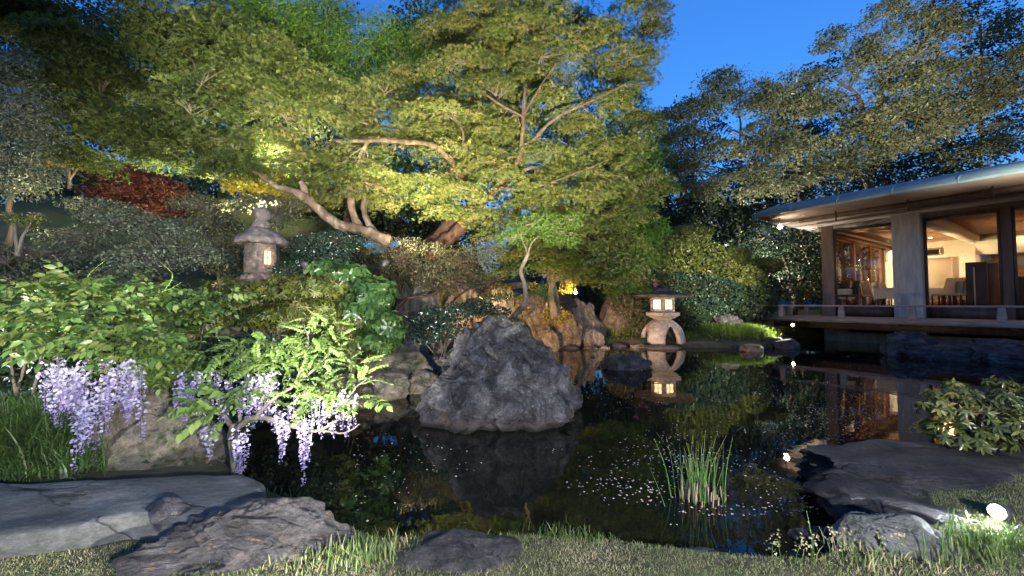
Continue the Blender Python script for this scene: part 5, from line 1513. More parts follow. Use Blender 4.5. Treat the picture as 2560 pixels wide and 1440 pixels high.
# whorled bronze shrub under the old lantern
shrub('pieris_bush', 'bronze green bush of drooping whorled leaves below the old lantern', [(620,740,5.4,90,36),(720,720,5.3,90,34),(800,720,5.2,70,34),(560,720,5.5,50,30),(690,790,5.2,90,26),(770,770,5.1,80,26),(640,800,5.2,60,20)], 9000, .085, T_rhomb(.14), 'pieris', 81, base=P(690, 860, 5.3), whorl=10, lo=.7, bark='bark_grey', stems=9)
shrub('pieris_bush', 'small bronze tinged bush between the vine and the wisteria', [(520,800,4.6,50,24),(470,830,4.5,50,26)], 2200, .06, T_rhomb(.14), 'pieris', 82, base=P(500, 900, 4.6), whorl=10, lo=.6)
shrub('pieris_bush', 'yellow green bush hanging over the mossy block stone', [(900,840,5.9,60,24),(860,800,5.6,50,30),(940,870,5.9,50,14),(850,860,5.6,60,30)], 3400, .08, T_rhomb(.14), 'pieris', 83, base=P(880, 930, 6.1), whorl=10, lo=.6)
shrub('broadleaf_bush', 'glossy broad leaved bush left of the standing stones', [(860,690,6.0,60,34),(930,730,5.9,60,40),(890,770,5.8,70,40),(960,810,5.8,50,34),(820,670,6.1,50,20),(930,850,5.7,60,24)], 5200, .13, T_leaf6(.2), 'glossy', 84, base=P(920, 900, 6.2), whorl=8, lo=.65, bark='bark_red', stems=10, stem_r=.02)
shrub('camellia_bush', 'dark glossy small leaved bush left of the pond rock', [(1080,800,6.6,60,26),(1150,780,6.7,60,24),(1060,840,6.5,40,20),(1130,830,6.6,50,20),(1200,770,6.9,40,16),(1240,780,7,40,14)], 2600, .05, T_rhomb(.36), 'camellia', 85, base=P(1100, 900, 6.8), lo=.3, bark='bark_grey', stems=10, nt=120)
shrub('camellia_bush', 'thin line of dark leaves crossing the waterfall stones', [(1230,745,10.4,40,8),(1270,742,10.3,34,8),(1200,752,10.4,24,8)], 500, .07, T_rhomb(.36), 'camellia', 86, base=P(1200, 840, 10.5), lo=.2)
shrub('yellow_bush', 'small yellow lit leaves beside the rust orange boulder', [(1250,722,11.2,30,12),(1300,770,11.4,20,30),(1390,790,12,40,24),(1420,720,13.2,24,16),(1330,720,11.6,24,14)], 900, .07, T_rhomb(.3), 'maple_yellow', 87, base=P(1330, 850, 11.6), lo=.2, nt=40)
shrub('fern_clump', 'small pale green fern clump behind the pond rock peak', [(1250,790,7.0,24,10),(1290,800,6.9,24,8),(1215,785,7.0,20,8)], 500, .04, T_rhomb(.2), 'mound', 88, base=P(1250, 830, 7), lo=.2)

# little tree with the curving trunk behind the pond rock
spray_tree('small_tree', 'slim curving trunk with bright green compound leaves behind the pond rock', 'tree',
 [([W3(1262, 815, 7.3), W3(1285, 790, 7.3), W3(1312, 755, 7.3), W3(1312, 715, 7.3), W3(1300, 680, 7.3), W3(1318, 632, 7.2)], .055, .03), ([W3(1318, 632, 7.2), W3(1335, 600, 7.2), W3(1385, 560, 7.1)], .016, .006), ([W3(1318, 632, 7.2), W3(1300, 585, 7.2)], .012, .005),
  ([W3(1316, 740, 7.3), W3(1335, 770, 7.3), W3(1312, 790, 7.3)], .03, .02)],
 [(1340,560,7.1,70,24),(1400,590,7.1,60,22),(1290,590,7.2,50,22),(1420,550,7.1,40,18),(1350,730,7.2,26,12),(1380,745,7.2,20,10)], 170, 30, .11, .045, T_rhomb(.18), 'maple_green', 'bark_grey', 89, nt=120, tilt=.7)
# pale second trunk
tk = empty('slim_tree', P(1388, 800, 12.2), 0, 'straight pale trunk standing right of the slim curving one', 'tree')
mb = MB(); p = smooth_path([W3(1392, 800, 12.0), W3(1385, 730, 12.0), W3(1375, 690, 12.0), W3(1382, 660, 12.0), W3(1395, 600, 12.0)], 14)-np.array(tk.location)
mb.tube(p, np.linspace(.13, .08, len(p)), 9); mb.build('trunk', M['bark_grey'], tk, smooth=True)

# ================================================================== compound leaves and flower racemes
def frond_mesh(nl, L, leaf, seed, tpl=T_leaf6(.26, .2), droop=.5, mat='wist_leaf'):
    """pinnate leaf along +Y, drooping; one mesh (rachis and leaflets)"""
    rg = np.random.default_rng(seed)
    t = np.linspace(.12, 1, nl)
    pts = lambda s: np.stack([.04*L*np.sin(s*3+seed), s*L, -droop*L*s**2*.6], -1)
    pos = []; dr = []
    for k, s in enumerate(t[:-1]):
        for sd in (-1, 1):
            pos.append(pts(np.array(s))); dr.append((sd*1.0, .55, -.45+rg.normal()*.2))
    pos.append(pts(np.array(1.0))); dr.append((0, 1, -.7))
    pos = np.array(pos); dr = np.array(dr)
    nn = np.tile([0, 0, 1.0], (len(pos), 1))+rg.normal(size=(len(pos), 3))*.25
    V, FF = scatter(tpl, pos, dr, nn, leaf*(.75+.4*np.sin(np.linspace(.4, 2.6, len(pos)))*1))
    tv, tq = tube_vf(pts(np.linspace(0, 1, 5)), np.linspace(.0025, .001, 5), 3)
    n0 = len(V)
    ti = np.concatenate([np.repeat(rg.uniform(.2, 1, len(pos)), len(tpl[0])), np.full(len(tv), .3)])
    me = mesh_np('compound_leaf', np.vstack([V, tv]), [FF, tq+n0], False, ti)
    me.materials.append(M[mat]); return me

def raceme_mesh(L, seed, n=None, w=.032, full=1.0):
    rg = np.random.default_rng(seed)
    n = n or int(L*170)
    s = np.sort(rg.random(n)**.9)
    th = rg.random(n)*6.283
    wid = w*1.25*(1-.85*s**.8)*(.6+.4*np.minimum(1, s*8))*full
    pos = np.stack([np.cos(th)*wid*.7, np.sin(th)*wid*.7, -s*L], -1)
    dr = np.stack([np.cos(th), np.sin(th), -.5+.5*rg.normal(size=n)], -1)
    V, FF = scatter((np.array([(0,0,0),(-.5,.55,.25),(0,1,-.1),(.5,.55,.25)], float), np.array([(0,1,2),(0,2,3)])), pos, dr, np.tile([0, 0, 1.0], (n, 1))+rg.normal(size=(n, 3))*.5, .025*(1.15-.7*s)*(.8+.4*rg.random(n)))
    tv, tq = tube_vf(np.stack([np.zeros(5), np.zeros(5), -np.linspace(-.02, 1.0, 5)*L], -1), np.linspace(.0018, .0008, 5), 3)
    ti = np.concatenate([np.repeat(np.clip(.15+.75*(1-s)+.3*(rg.random(n)-.5), 0, 1), 4), np.full(len(tv), .2)])
    me = mesh_np('flower_cluster', np.vstack([V, tv]), [FF, tq+len(V)], False, ti)
    me.materials.append(M['petal']); return me

FR = [frond_mesh(7, .20, .055, s) for s in range(4)]
FRS = [frond_mesh(8, .12, .028, 10+s, droop=.9) for s in range(4)]
FRB = [frond_mesh(5, .26, .095, 20+s, T_leaf6(.25, .2), mat='vine_leaf') for s in range(4)]
RC = [raceme_mesh(L, 30+k) for k, L in enumerate([.16, .2, .26, .32, .4, .24])]

def hang(parent, name, mes, pos, rz, tilt=0.0, scale=1.0, pitch=0.0):
    o = bpy.data.objects.new(name, mes); COL.objects.link(o); o.parent = parent
    o.location = Vector(pos)-parent.location
    o.rotation_euler = (pitch, tilt, rz); o.scale = (scale,)*3
    return o

def leafy(parent, rows, n, meshes, seed, up=.25, scale=1.0, name='leaf', facecam=.4):
    rg = np.random.default_rng(seed)
    L = to_lobes(rows)
    c, idx, d = ell_points(L, n, rg, .5)
    for k in range(n):
        az = math.atan2(d[k, 1]-facecam, d[k, 0])-math.pi/2 + rg.normal()*.5
        hang(parent, name, meshes[int(rg.integers(len(meshes)))], c[k], az, rg.normal()*.3, scale*(.55+.75*rg.random()), up+rg.normal()*.5)

def flowers(parent, spots, seed, meshes=RC):
    rg = np.random.default_rng(seed)
    for px, py, d, L in spots:
        k = int(np.argmin([abs(L-x) for x in (.16, .2, .26, .32, .4, .24)]))
        s = L/[.16, .2, .26, .32, .4, .24][k]
        hang(parent, 'flower_cluster', RC[k], P(px, py, d), rg.random()*6, rg.normal()*.05, s, rg.normal()*.05)

# centre wisteria
bs = G(590, 1192, .1)
wis = empty('wisteria', bs, 0, 'low gnarled wisteria leaning over the water with hanging violet flowers', 'wisteria')
off = -np.array(bs)
def limb(parent, pts, r0, r1, mat='bark_grey', name='branch', n=16, sides=7, amp=.012):
    p = smooth_path([W3(*q) for q in pts], n)-np.array(parent.location)
    p = p + np.stack([fbm(p*14+k*5, 3, 7+k) for k in range(3)], 1)*amp
    mb = MB(); r = np.linspace(r0, r1, len(p))*(1+.25*fbm(p*30, 2, 3)); mb.tube(p, r, sides); return mb.build(name, M[mat], parent, smooth=True)
limb(wis, [(592,1200,3.05),(588,1140,3.05),(580,1090,3.05),(585,1060,3.05)], .038, .028, name='trunk')
limb(wis, [(585,1075,3.05),(620,1050,3.02),(660,1042,3.0),(720,1062,2.98),(790,1078,2.95),(850,1045,2.95),(900,1010,2.95)], .026, .006)
limb(wis, [(585,1075,3.05),(560,1040,3.1),(545,1010,3.1),(520,960,3.15)], .018, .007)
limb(wis, [(640,1044,3.0),(680,1000,3.05),(740,960,3.1),(800,910,3.15),(830,870,3.2)], .016, .006)
limb(wis, [(740,960,3.1),(760,900,3.15),(770,850,3.2),(760,810,3.2)], .010, .004)
limb(wis, [(720,1062,2.98),(800,1050,2.95),(870,990,2.95),(905,955,2.95),(930,940,2.95)], .010, .004)
limb(wis, [(800,1078,2.95),(860,1082,2.92),(900,1060,2.9)], .008, .004)
limb(wis, [(600,1060,3.05),(600,1000,3.1),(620,930,3.15),(600,880,3.2)], .012, .005)
limb(wis, [(905,960,2.95),(940,950,2.93),(985,963,2.9)], .004, .0015, 'wist_leaf', 'shoot', 8, 4, .004)
leafy(wis, [(800,850,3.2,60,46),(840,890,3.1,60,30),(640,880,3.2,100,40),(590,920,3.15,70,30),(720,910,3.15,80,26),(690,950,3.1,60,24),(820,990,2.95,70,36),(880,930,2.95,50,30),(800,800,3.2,40,24),(620,860,3.2,50,24),(770,860,3.2,40,30)], 268, FRS, 91, scale=1.05)
leafy(wis, [(540,1000,3.0,50,24),(620,990,3.0,60,16),(900,1000,2.9,40,16),(560,1030,2.95,40,20)], 34, FR, 92)
sp = []
rg = np.random.default_rng(93)
for px, py, L in [(515,1080,.16),(530,1085,.20),(525,1070,.24),(590,1100,.26),(605,1100,.30),(612,1090,.26),(597,1080,.32),(705,1050,.3),(712,1060,.32),(700,1040,.26),(760,1060,.36),(765,1075,.42),(755,1050,.3),(772,1060,.3),(690,1020,.2),(720,1030,.2),
                  (745,1030,.2),(800,1010,.16),(820,1005,.18),(845,1000,.2),(860,1000,.24),(874,1010,.26),(880,1000,.24),(850,985,.16),(805,1060,.13),(832,1060,.13),(780,1000,.2),(735,1000,.2),(760,985,.16),(620,1000,.16),(655,1010,.16),(800,1000,.2)]:
    sp.append((px, py-10, 2.93+rg.normal()*.04, L))
for k in range(58):
    sp.append((rg.uniform(445, 690), rg.uniform(920, 1020), 3.05+rg.normal()*.06, rg.uniform(.12, .2)))
flowers(wis, sp, 94)
# left wisteria
b2 = P(395, 1125, 3.35); b2.z = .22
wl = empty('wisteria', b2, 0, 'left wisteria with a broad curtain of violet flowers under big leaves', 'wisteria')
limb(wl, [(395,1125,3.35),(400,1080,3.35),(402,1040,3.35),(395,1010,3.35)], .042, .034, 'bark_red', 'trunk', amp=.02)
limb(wl, [(398,1020,3.35),(340,970,3.35),(260,930,3.3),(180,920,3.3)], .016, .006)
limb(wl, [(260,930,3.3),(250,900,3.3),(240,870,3.3)], .01, .004, 'bark_red')
limb(wl, [(398,1020,3.35),(440,960,3.4),(470,900,3.5)], .012, .004)
leafy(wl, [(250,850,3.1,110,44),(160,830,3.1,110,44),(330,850,3.1,60,40),(90,810,3.1,110,40),(60,870,3.1,60,16),(200,780,3.2,120,34),(260,900,3.05,80,20),(330,900,3.1,50,20)], 190, FRB, 95, scale=.62)
leafy(wl, [(420,930,3.4,50,60),(400,850,3.5,60,50),(470,880,3.5,50,40)], 60, FR, 96)
sp = []
for k in range(50):
    px = rg.uniform(115, 356); t = (px-115)/241
    py = 895 + 110*rg.random()**1.5
    sp.append((px, py, 3.14+rg.normal()*.12, rg.uniform(.16, .46)*(1.25 if .15 < t < .5 else .85)))
sp += [(220,1000,3.05,.5),(205,1010,3.05,.44),(160,960,3.05,.36),(212,1020,3.05,.42),(243,1010,3.05,.46),(190,1000,3.1,.42),(110,930,3.05,.32)]
flowers(wl, sp, 97)
# vine hedge behind left
def vine(name, lab, rows, n, meshes, seed, scale, base, extra=None):
    r_ = empty(name, base, 0, lab, 'vine')
    rg = np.random.default_rng(seed)
    for k in range(6):
        q = rows[k % len(rows)]
        limb(r_, [(q[0]-20, 990, q[2]+.1), (q[0]-10+rg.normal()*20, (q[1]+990)/2, q[2]+.05), (q[0], q[1], q[2])], .014, .005, 'bark_grey', 'stem')
    leafy(r_, rows, n, meshes, seed, scale=scale)
    return r_
v1 = vine('leafy_vine', 'bright green vine with large drooping leaflets along the left edge', [(60,740,3.6,120,30),(180,730,3.7,110,28),(280,760,3.7,90,34),(100,790,3.5,120,30),(330,740,3.8,70,30)], 230, FRB, 98, .72, P(150, 1000, 3.7))
for pts in [[(215,740,3.6),(220,690,3.6),(262,652,3.6)], [(400,740,3.8),(432,690,3.8),(400,655,3.8)], [(390,735,3.8),(430,720,3.8),(456,705,3.8)]]:
    limb(v1, pts, .005, .002, 'wist_leaf', 'shoot', 10, 4, .004)
v2 = vine('leafy_vine', 'rounded darker green leaves right of the bright vine', [(450,760,4.2,90,30),(520,750,4.3,60,24),(400,800,4.1,80,30),(540,860,4.3,70,14)], 120, FRB, 99, .70, P(460, 980, 4.2))
shrub('nandina_bush', 'slender leaved upright plant between the two wisterias', [(400,860,3.75,70,50),(450,920,3.7,70,40),(420,970,3.65,60,36),(380,930,3.7,50,40),(350,830,3.8,60,40)], 4200, .06, T_leaf6(.14, .3), 'wist_leaf', 101, base=P(420, 1060, 3.75), whorl=7, lo=.3, stems=12)
shrub('undergrowth_shrub', 'dark leafy undergrowth behind the wisterias', [(100,930,4.0,120,60),(300,880,4.2,150,60),(480,960,4.1,130,60),(20,850,4.0,100,60),(620,900,4.4,130,60),(700,980,4.4,90,50),(560,1040,3.9,90,36),(760,900,4.8,90,50)], 11000, .06, T_rhomb(.3), 'camellia', 102, base=P(300, 1060, 4.1), lo=.5, nt=120)

# broad leaved shrub on the right bank
bb = P(2440, 1185, 3.35)
bb.z = gz(bb.x, bb.y)
rb = shrub('broadleaf_bush', 'large broad leaved shrub with yellow green tips on the right bank', [(2440,1040,3.3,110,60),(2370,1010,3.3,60,40),(2520,1010,3.3,90,60),(2340,1070,3.3,50,24),(2420,1090,3.2,90,30),(2540,1090,3.3,90,50),(2600,1040,3.4,90,70),(2390,970,3.35,30,20),(2500,960,3.35,30,20)], 3400, .062, T_leaf6(.17, .15), 'aucuba', 103, base=bb, whorl=7, lo=.55, stems=12, stem_r=.016, bark='bark_dark')

# ================================================================== grasses, reeds
def blades(name, mat, parent, pos, h, w, rg, lean=.35, tint=None, seg=2, kind='stuff', leandir=None):
    n = len(pos)
    az = rg.random(n)*2*np.pi
    ld = np.stack([np.cos(az), np.sin(az), np.zeros(n)], -1) if leandir is None else leandir
    side = np.stack([-np.sin(az+1.2*rg.normal(size=n)), np.cos(az), np.zeros(n)], -1); side = unit(side)
    H = h*(.6+.7*rg.random(n)); Wd = w*(.7+.6*rg.random(n)); ln = lean*(.2+1.2*rg.random(n))
    V = []
    for k in range(seg+1):
        t = k/seg
        c = pos + np.array([0, 0, 1.0])*(H*t*(1-.25*ln*t))[:, None] + ld*(H*ln*t*t)[:, None]
        if k < seg:
            ww = (Wd*(1-.5*t))[:, None]*.5
            V += [c-side*ww, c+side*ww]
        else: V += [c]
    k = 2*seg+1
    V = np.stack(V, 1)
    base = (np.arange(n)*k)[:, None]
    fs = []
    for s in range(seg-1): fs.append(base+np.array([[2*s, 2*s+1, 2*s+3, 2*s+2]]))
    tr_ = base+np.array([[2*seg-2, 2*seg-1, 2*seg]])
    me = mesh_np(name, V.reshape(-1, 3), ([np.concatenate(fs)] if fs else [])+[tr_], False, np.repeat(rg.random(n) if tint is None else tint, k))
    global TRI; TRI += n*(2*seg-1)
    o = link(name, me, M[mat], parent)
    if kind: o['kind'] = kind
    return o

def field(n, x0, x1, y0, y1, rg, cond=None):
    x = rg.uniform(x0, x1, n); y = rg.uniform(y0, y1, n)
    s = seg_dist(x, y)
    k = s > -.015
    if cond is not None: k &= cond(x, y)
    x, y = x[k], y[k]
    z = ground_np(x[:, None], y[:, None])[:, 0]
    return np.stack([x, y, z-.004], -1)

rg = np.random.default_rng(201)
sl = np.array([G(px, py, .25)[:2] for px, py in [(-300,1180),(655,1186),(662,1250),(330,1300),(-300,1360)]])
def not_slab(x, y): return ~((y > np.interp(x, [sl[4][0], sl[3][0], sl[2][0], sl[2][0]+.02], [sl[4][1], sl[3][1], sl[2][1], 9])) & (x < sl[2][0]) & (y < 3.0))
pos = field(190000, -3.2, 3.4, 1.45, 3.0, rg, not_slab)
tv = np.clip(.56 + .55*fbm(pos*np.array([2.3, 2.3, 0])+5, 3, 9) + .25*rg.normal(size=len(pos)), 0, 1)
g = blades('grass', 'grass', None, pos, .019, .0024, rg, .9, tv, 2)
tag(g, 'short mixed green and straw lawn grass along the near bank', 'grass')
# longer tufts at the lawn edge and around rocks
def tuft(px, py, dz, n, h, spread, mat, lab, seed, w=.006, lean=.5, name='grass_tuft', cat='grass tuft', z=None, seg=3, group=None):
    rg = np.random.default_rng(seed)
    c = G(px, py, .15 if z is None else z)
    if z is None: c.z = gz(c.x, c.y)
    r_ = empty(name, c, 0, lab, cat, group)
    q = rg.normal(size=(n, 2))*spread
    pos = np.column_stack([q[:, 0], q[:, 1]*.6, np.full(n, -.005)])
    blades('blades', mat, r_, pos, h, w, rg, lean, None, seg)
    return r_
for k, (px, py, n, h, s, mt_, lab) in enumerate([(900,1400,260,.10,.08,'weed','green weedy tuft between the layered rock and the low rock'), (1090,1325,120,.05,.06,'grass','short pale tuft on top of the low rock'),
        (640,1262,140,.10,.06,'weed','green weeds on the end of the flat slab'), (560,1285,160,.08,.08,'tallgrass','dark green weeds between the slab and the layered rock'), (1400,1335,120,.06,.08,'weed','little weeds on the lawn edge at centre'),
        (1480,1345,90,.05,.06,'weed','thin weeds beside the lawn edge right of centre'), (280,1300,200,.05,.14,'grass','dry straw tuft behind the rounded dark stone'), (2430,1400,300,.09,.12,'weed','bright grass tuft beside the wedge rock under the floodlight'),
        (2210,1405,240,.07,.14,'grass','pale grass tuft in front of the wedge rock'), (985,1375,160,.05,.07,'grass','straw tuft creeping over the left of the low rock'), (1190,1368,160,.045,.07,'grass','straw tuft creeping over the right of the low rock'), (1100,1400,120,.04,.08,'weed','green tuft in front of the low rock'), (760,1410,220,.05,.12,'grass','straw tuft at the foot of the layered rock'), (2520,1380,200,.08,.12,'tallgrass','dark leafy tuft under the floodlight')]):
    tuft(px, py, 0, n, h, s, mt_, lab, 210+k)
# leafy ground cover on the banks
rg = np.random.default_rng(300)
def cover(n, x0, x1, y0, y1, leaf, mat, lab, seed, smin=.06):
    rg = np.random.default_rng(seed)
    x = rg.uniform(x0, x1, n); y = rg.uniform(y0, y1, n); s = seg_dist(x, y); k = (s > smin); x, y = x[k], y[k]
    z = ground_np(x[:, None], y[:, None])[:, 0]; q = np.stack([x, y, z+.02+.05*rg.random(len(x))], -1)
    keep = fbm(q*np.array([1.6, 1.6, 0]), 3, seed) > rg.uniform(-.7, .1, len(q)); q = q[keep]; n = len(q)
    d = rg.normal(size=(n, 3)); d[:, 2] = .4*np.abs(d[:, 2])
    o = leaf_mesh('ground_cover', mat, None, T_rhomb(.3), q, d, np.tile([0, -.4, 1.0], (n, 1))+rg.normal(size=(n, 3))*.5, leaf*(.6+.8*rg.random(n)), rg.random(n))
    tag(o, lab, 'ground cover')
cover(30000, -7, -.2, 3.1, 12, .05, 'azalea', 'low leafy ground cover over the left bank', 301)
cover(20000, -1, 12, 12.8, 19, .08, 'mound', 'low leafy ground cover over the far bank', 302, .3)
# tall dark grass at the left edge
rg = np.random.default_rng(230)
tg = empty('tall_grass', P(60, 1150, 2.95), 0, 'lush dark green grass clump at the left edge beside the slab', 'tall grass'); tg.location.z = .2
n = 4200
q = rg.normal(size=(n, 2))*np.array([.22, .14]) + np.array([-.22, .16])
x = tg.location.x+q[:, 0]; y = tg.location.y+q[:, 1]
zz = ground_np(x[:, None], y[:, None])[:, 0]
blades('blades', 'tallgrass', tg, np.column_stack([q, zz-.2]), .34, .009, rg, .9, None, 4)
n = 700; q = rg.normal(size=(n, 2))*np.array([.12, .08]) + np.array([.22, .02]); x = tg.location.x+q[:, 0]; y = tg.location.y+q[:, 1]; zz = ground_np(x[:, None], y[:, None])[:, 0]
blades('blades', 'tallgrass', tg, np.column_stack([q, zz-.2]), .20, .008, rg, 1.1, None, 4)
# reeds in the pond
rc = G(1745, 1250, 0)
re = empty('reeds', rc, 0, 'clump of upright green reeds standing in the black water', 'reeds')
rg = np.random.default_rng(240)
for k in range(64):
    x, y = rg.normal()*.085, rg.normal()*.05
    h = rg.uniform(.22, .48); ln = rg.normal()*.10+x*.5; ly = rg.normal()*.05
    pts = smooth_path([(x, y, -.05), (x+ln*.3, y+ly*.3, h*.5), (x+ln*h*2, y+ly, h)], 7)
    V = []
    w_ = np.linspace(.0045, .0008, len(pts)); a = rg.random()*3.14
    sd = np.array([math.cos(a), math.sin(a), 0])
    mb = MB()
    A = pts-sd*w_[:, None]; Bv = pts+sd*w_[:, None]; Cn = pts+np.cross(sd, [0, 0, 1])*(w_*.7)[:, None]
    m_ = len(pts)
    idx = []
    for i in range(m_-1):
        idx += [(i, m_*2+i, m_*2+i+1, i+1), (m_*2+i, m_+i, m_+i+1, m_*2+i+1)]
    mb.add(np.vstack([A, Bv, Cn]), [np.array(idx)], np.tile(np.linspace(.1, .75+.25*rg.random(), m_), 3))
    mb.build('blade', M['reed'], re, smooth=True)
for k in range(46):
    x, y = rg.normal()*.08, rg.normal()*.05; h = rg.uniform(.04, .15)
    MB().tube([(x, y, -.05), (x+rg.normal()*.01, y, h)], [.006, .004], 5, .5).build('stub', M['reed_dry'], re)
# iris blades, sedge bed, grasses on the far bank
def patch(name, lab, cat, pts, n, h, w, mat, seed, lean, z=None, jit=(.3, .12), seg=3):
    rg = np.random.default_rng(seed)
    c = G(*pts[0]); c.z = 0
    r_ = empty(name, c, 0, lab, cat)
    P_ = np.array([G(*q)[:] for q in pts]); t = rg.random(n)*(len(P_)-1); i = t.astype(int); f_ = (t-i)[:, None]
    q = P_[i]*(1-f_)+P_[i+1]*f_ + np.column_stack([rg.normal(size=(n, 2))*np.array(jit), np.zeros(n)])
    zz = np.maximum(ground_np(q[:, :1], q[:, 1:2])[:, 0], .05 if z is None else z)
    q[:, 2] = zz
    blades('blades', mat, r_, q-np.array(c), h, w, rg, lean, None, seg)
    return r_
patch('iris_clump', 'pale upright iris blades on the shore left of the pond lantern', 'iris', [(1530,858),(1590,856)], 150, .48, .028, 'sedge', 251, .25, .10, (.12, .1))
patch('iris_clump', 'arching dark grass clump left of the iris blades', 'grass clump', [(1430,858),(1500,856)], 800, .45, .018, 'tallgrass', 252, 1.0, .12, (.25, .18))
patch('sedge_bed', 'bright green clipped sedge bed on the shore right of the lantern', 'sedge bed', [(1765,858),(1910,862)], 7000, .40, .014, 'sedge', 253, .45, .16, (.16, .18))
patch('grass_clump', 'sparse grass beside the lantern foot', 'grass clump', [(1700,862),(1745,862)], 120, .2, .014, 'sedge', 254, .5, .12, (.1, .1))
# dry flower stalks on the lawn edge at lower right
_o = ['first', 'second', 'third', 'fourth', 'fifth', 'sixth', 'seventh', 'eighth', 'ninth', 'tenth']
_xs = [1955, 1985, 2035, 2075, 2110, 2150, 2180, 2215, 1930, 2000]
SEEDL = ['%s stalk from the left in the row of pale seed heads on the lawn edge' % _o[sorted(_xs).index(v)] for v in _xs]
SEEDL += ['seed head stalk just left of the floodlight', 'seed head stalk directly under the floodlight', 'seed head stalk just right under the floodlight']
rg = np.random.default_rng(260)
for k, (px, py, h) in enumerate([(1955,1405,.14),(1985,1400,.12),(2035,1400,.15),(2075,1402,.14),(2110,1405,.13),(2150,1400,.15),(2180,1400,.12),(2215,1405,.13),(1930,1405,.12),(2000,1410,.10),(2420,1385,.17),(2450,1390,.14),(2480,1385,.15)]):
    c = G(px, py, .17); c.z = gz(c.x, c.y)
    st = empty('wild_flower', c, 0, SEEDL[k], 'weed', 'dry flower stalks along the lawn edge')
    mb = MB(); lean = rg.normal()*.03
    mb.tube([(0, 0, -.01), (lean*.4, 0, h*.5), (lean, 0, h)], [.0018, .0015, .001], 4); mb.build('stalk', M['reed'], st)
    n = 22; dd = unit(rg.normal(size=(n, 3))); o_ = np.array([lean, 0, h])+rg.normal(size=(n, 3))*np.array([.018, .012, .02])
    leaf_mesh('seed_heads', 'grass', st, T_quad(.45), o_, dd, rg.normal(size=(n, 3)), np.full(n, .012), .6+.4*rg.random(n))
for k, (px, py, h, lab) in enumerate([(2028,1395,.26,'tall green stalk with a white tip at the pond edge'), (2372,1390,.24,'bright green forked stalk beside the floodlight'), (2355,1395,.17,'bright green single blade left of the forked stalk'), (2410,1390,.18,'pale bluish stalk right of the forked stalk'), (2310,1400,.16,'short leaning green blade before the wedge rock')]):
    c = G(px, py, .17); c.z = gz(c.x, c.y)
    st = empty('green_stalk', c, 0, lab, 'weed')
    mb = MB(); mb.tube([(0, 0, -.01), (.006, 0, h*.5), (rg.normal()*.015, 0, h)], [.004, .0035, .0015], 5, .4)
    if k in (1,): mb.tube([(.004, 0, h*.4), (.03, 0, h*.8), (.035, 0, h*.98)], [.004, .005, .002], 5, .5)
    mb.build('stem', M['reed'], st, smooth=True)
# fallen leaves and petals on the water
rg = np.random.default_rng(270)
px = np.concatenate([rg.uniform(1300, 2300, 3400), rg.uniform(880, 1700, 900), rg.normal(2050, 130, 1200)]); py = np.concatenate([870+rg.random(3400)**1.5*420, rg.uniform(1080, 1330, 900), rg.normal(1000, 70, 1200)])
py = np.clip(py, 866, 1345)
Q = np.array([G(a, b, .004)[:] for a, b in zip(px, py)])
Q = Q[seg_dist(Q[:, 0], Q[:, 1]) < -.12]
keep = fbm(Q*np.array([1.3, 1.9, 0]), 4, 4) > rg.uniform(-.15, .35, len(Q)); Q = Q[keep]
n = len(Q); az = rg.random(n)*6.28
pl = leaf_mesh('petals', 'fallen', None, T_quad(.42), Q, np.stack([np.cos(az), np.sin(az), rg.normal(size=n)*.05], -1), np.tile([0, 0, 1.0], (n, 1))+rg.normal(size=(n, 3))*.15, .011+.012*rg.random(n), rg.random(n))
tag(pl, 'pale fallen petals scattered over the black water', 'petals')
print('TRIANGLES in leaves', TRI)
# ------------------------------------------------------------------ the garden lamps
WARM = (1.0, .80, .46); COOL = (.90, .97, 1.0); NEUT = (1.0, .92, .76)
FL = P(2497, 1280, 2.28)
spotlight(FL, Vector((.6, 1.75, .55)), COOL, 48, 120, 'dazzling white floodlight in the grass at lower right', 'flood_lens', .043, .35, .16)
# warm flood on the left bank lifting the maple crown
spotlight(P(965, 655, 7.0), P(1230, 230, 9.4), (1.0, .86, .52), 1500, 104, 'warm floodlight tucked among the shrubs below the maple', stake=.4)
spotlight((.9, .6, .35), P(1150, 150, 9.0), (1.0, .90, .62), 15000, 60, 'added floodlight out of view in the lawn, aimed up at the maple')  # unseen frontal flood added to even out the maple crown
# left foreground: unseen flood added to light the wisteria and pale boulder
spotlight((.15, .55, .45), P(330, 1040, 3.3), (1, .97, .90), 640, 56, 'added floodlight out of view in the lawn, aimed at the wisteria', stake=.5)
# lamp in the rocks
L3 = P(1440, 731, 13.5)
spotlight(L3, P(1300, 700, 12.0), (1.0, .66, .30), 300, 150, 'small bright lamp among dark leaves above the waterfall stones', size=.07, stake=.4)
spotlight(P(1290, 890, 7.6), P(1290, 760, 12.2), (1.0, .62, .30), 1700, 84, 'added amber lamp hidden behind the pond rock aimed at the waterfall stones', stake=.5)  # extra lamp added out of sight to warm the waterfall stones
# shore lamp for the pond lantern
spotlight(G(1484, 876, .10) , P(1668, 790, 13.1), (1.0, .66, .42), 420, 95, 'tiny lamp on the shore shining at the pond lantern', size=.045, stake=.12)
spotlight(G(1760, 940, .1) + Vector((3.2, -2.2, 0)), P(1668, 800, 13.1), (1.0, .70, .46), 520, 60, 'added lamp out of view to the right shining at the pond lantern', size=.05)  # second light on the lantern, added just outside the frame
spotlight(P(1983, 812, 13.8), P(1830, 820, 13.3), (1.0, .90, .62), 900, 90, 'small lamp under the corner of the deck', size=.06, stake=.2)
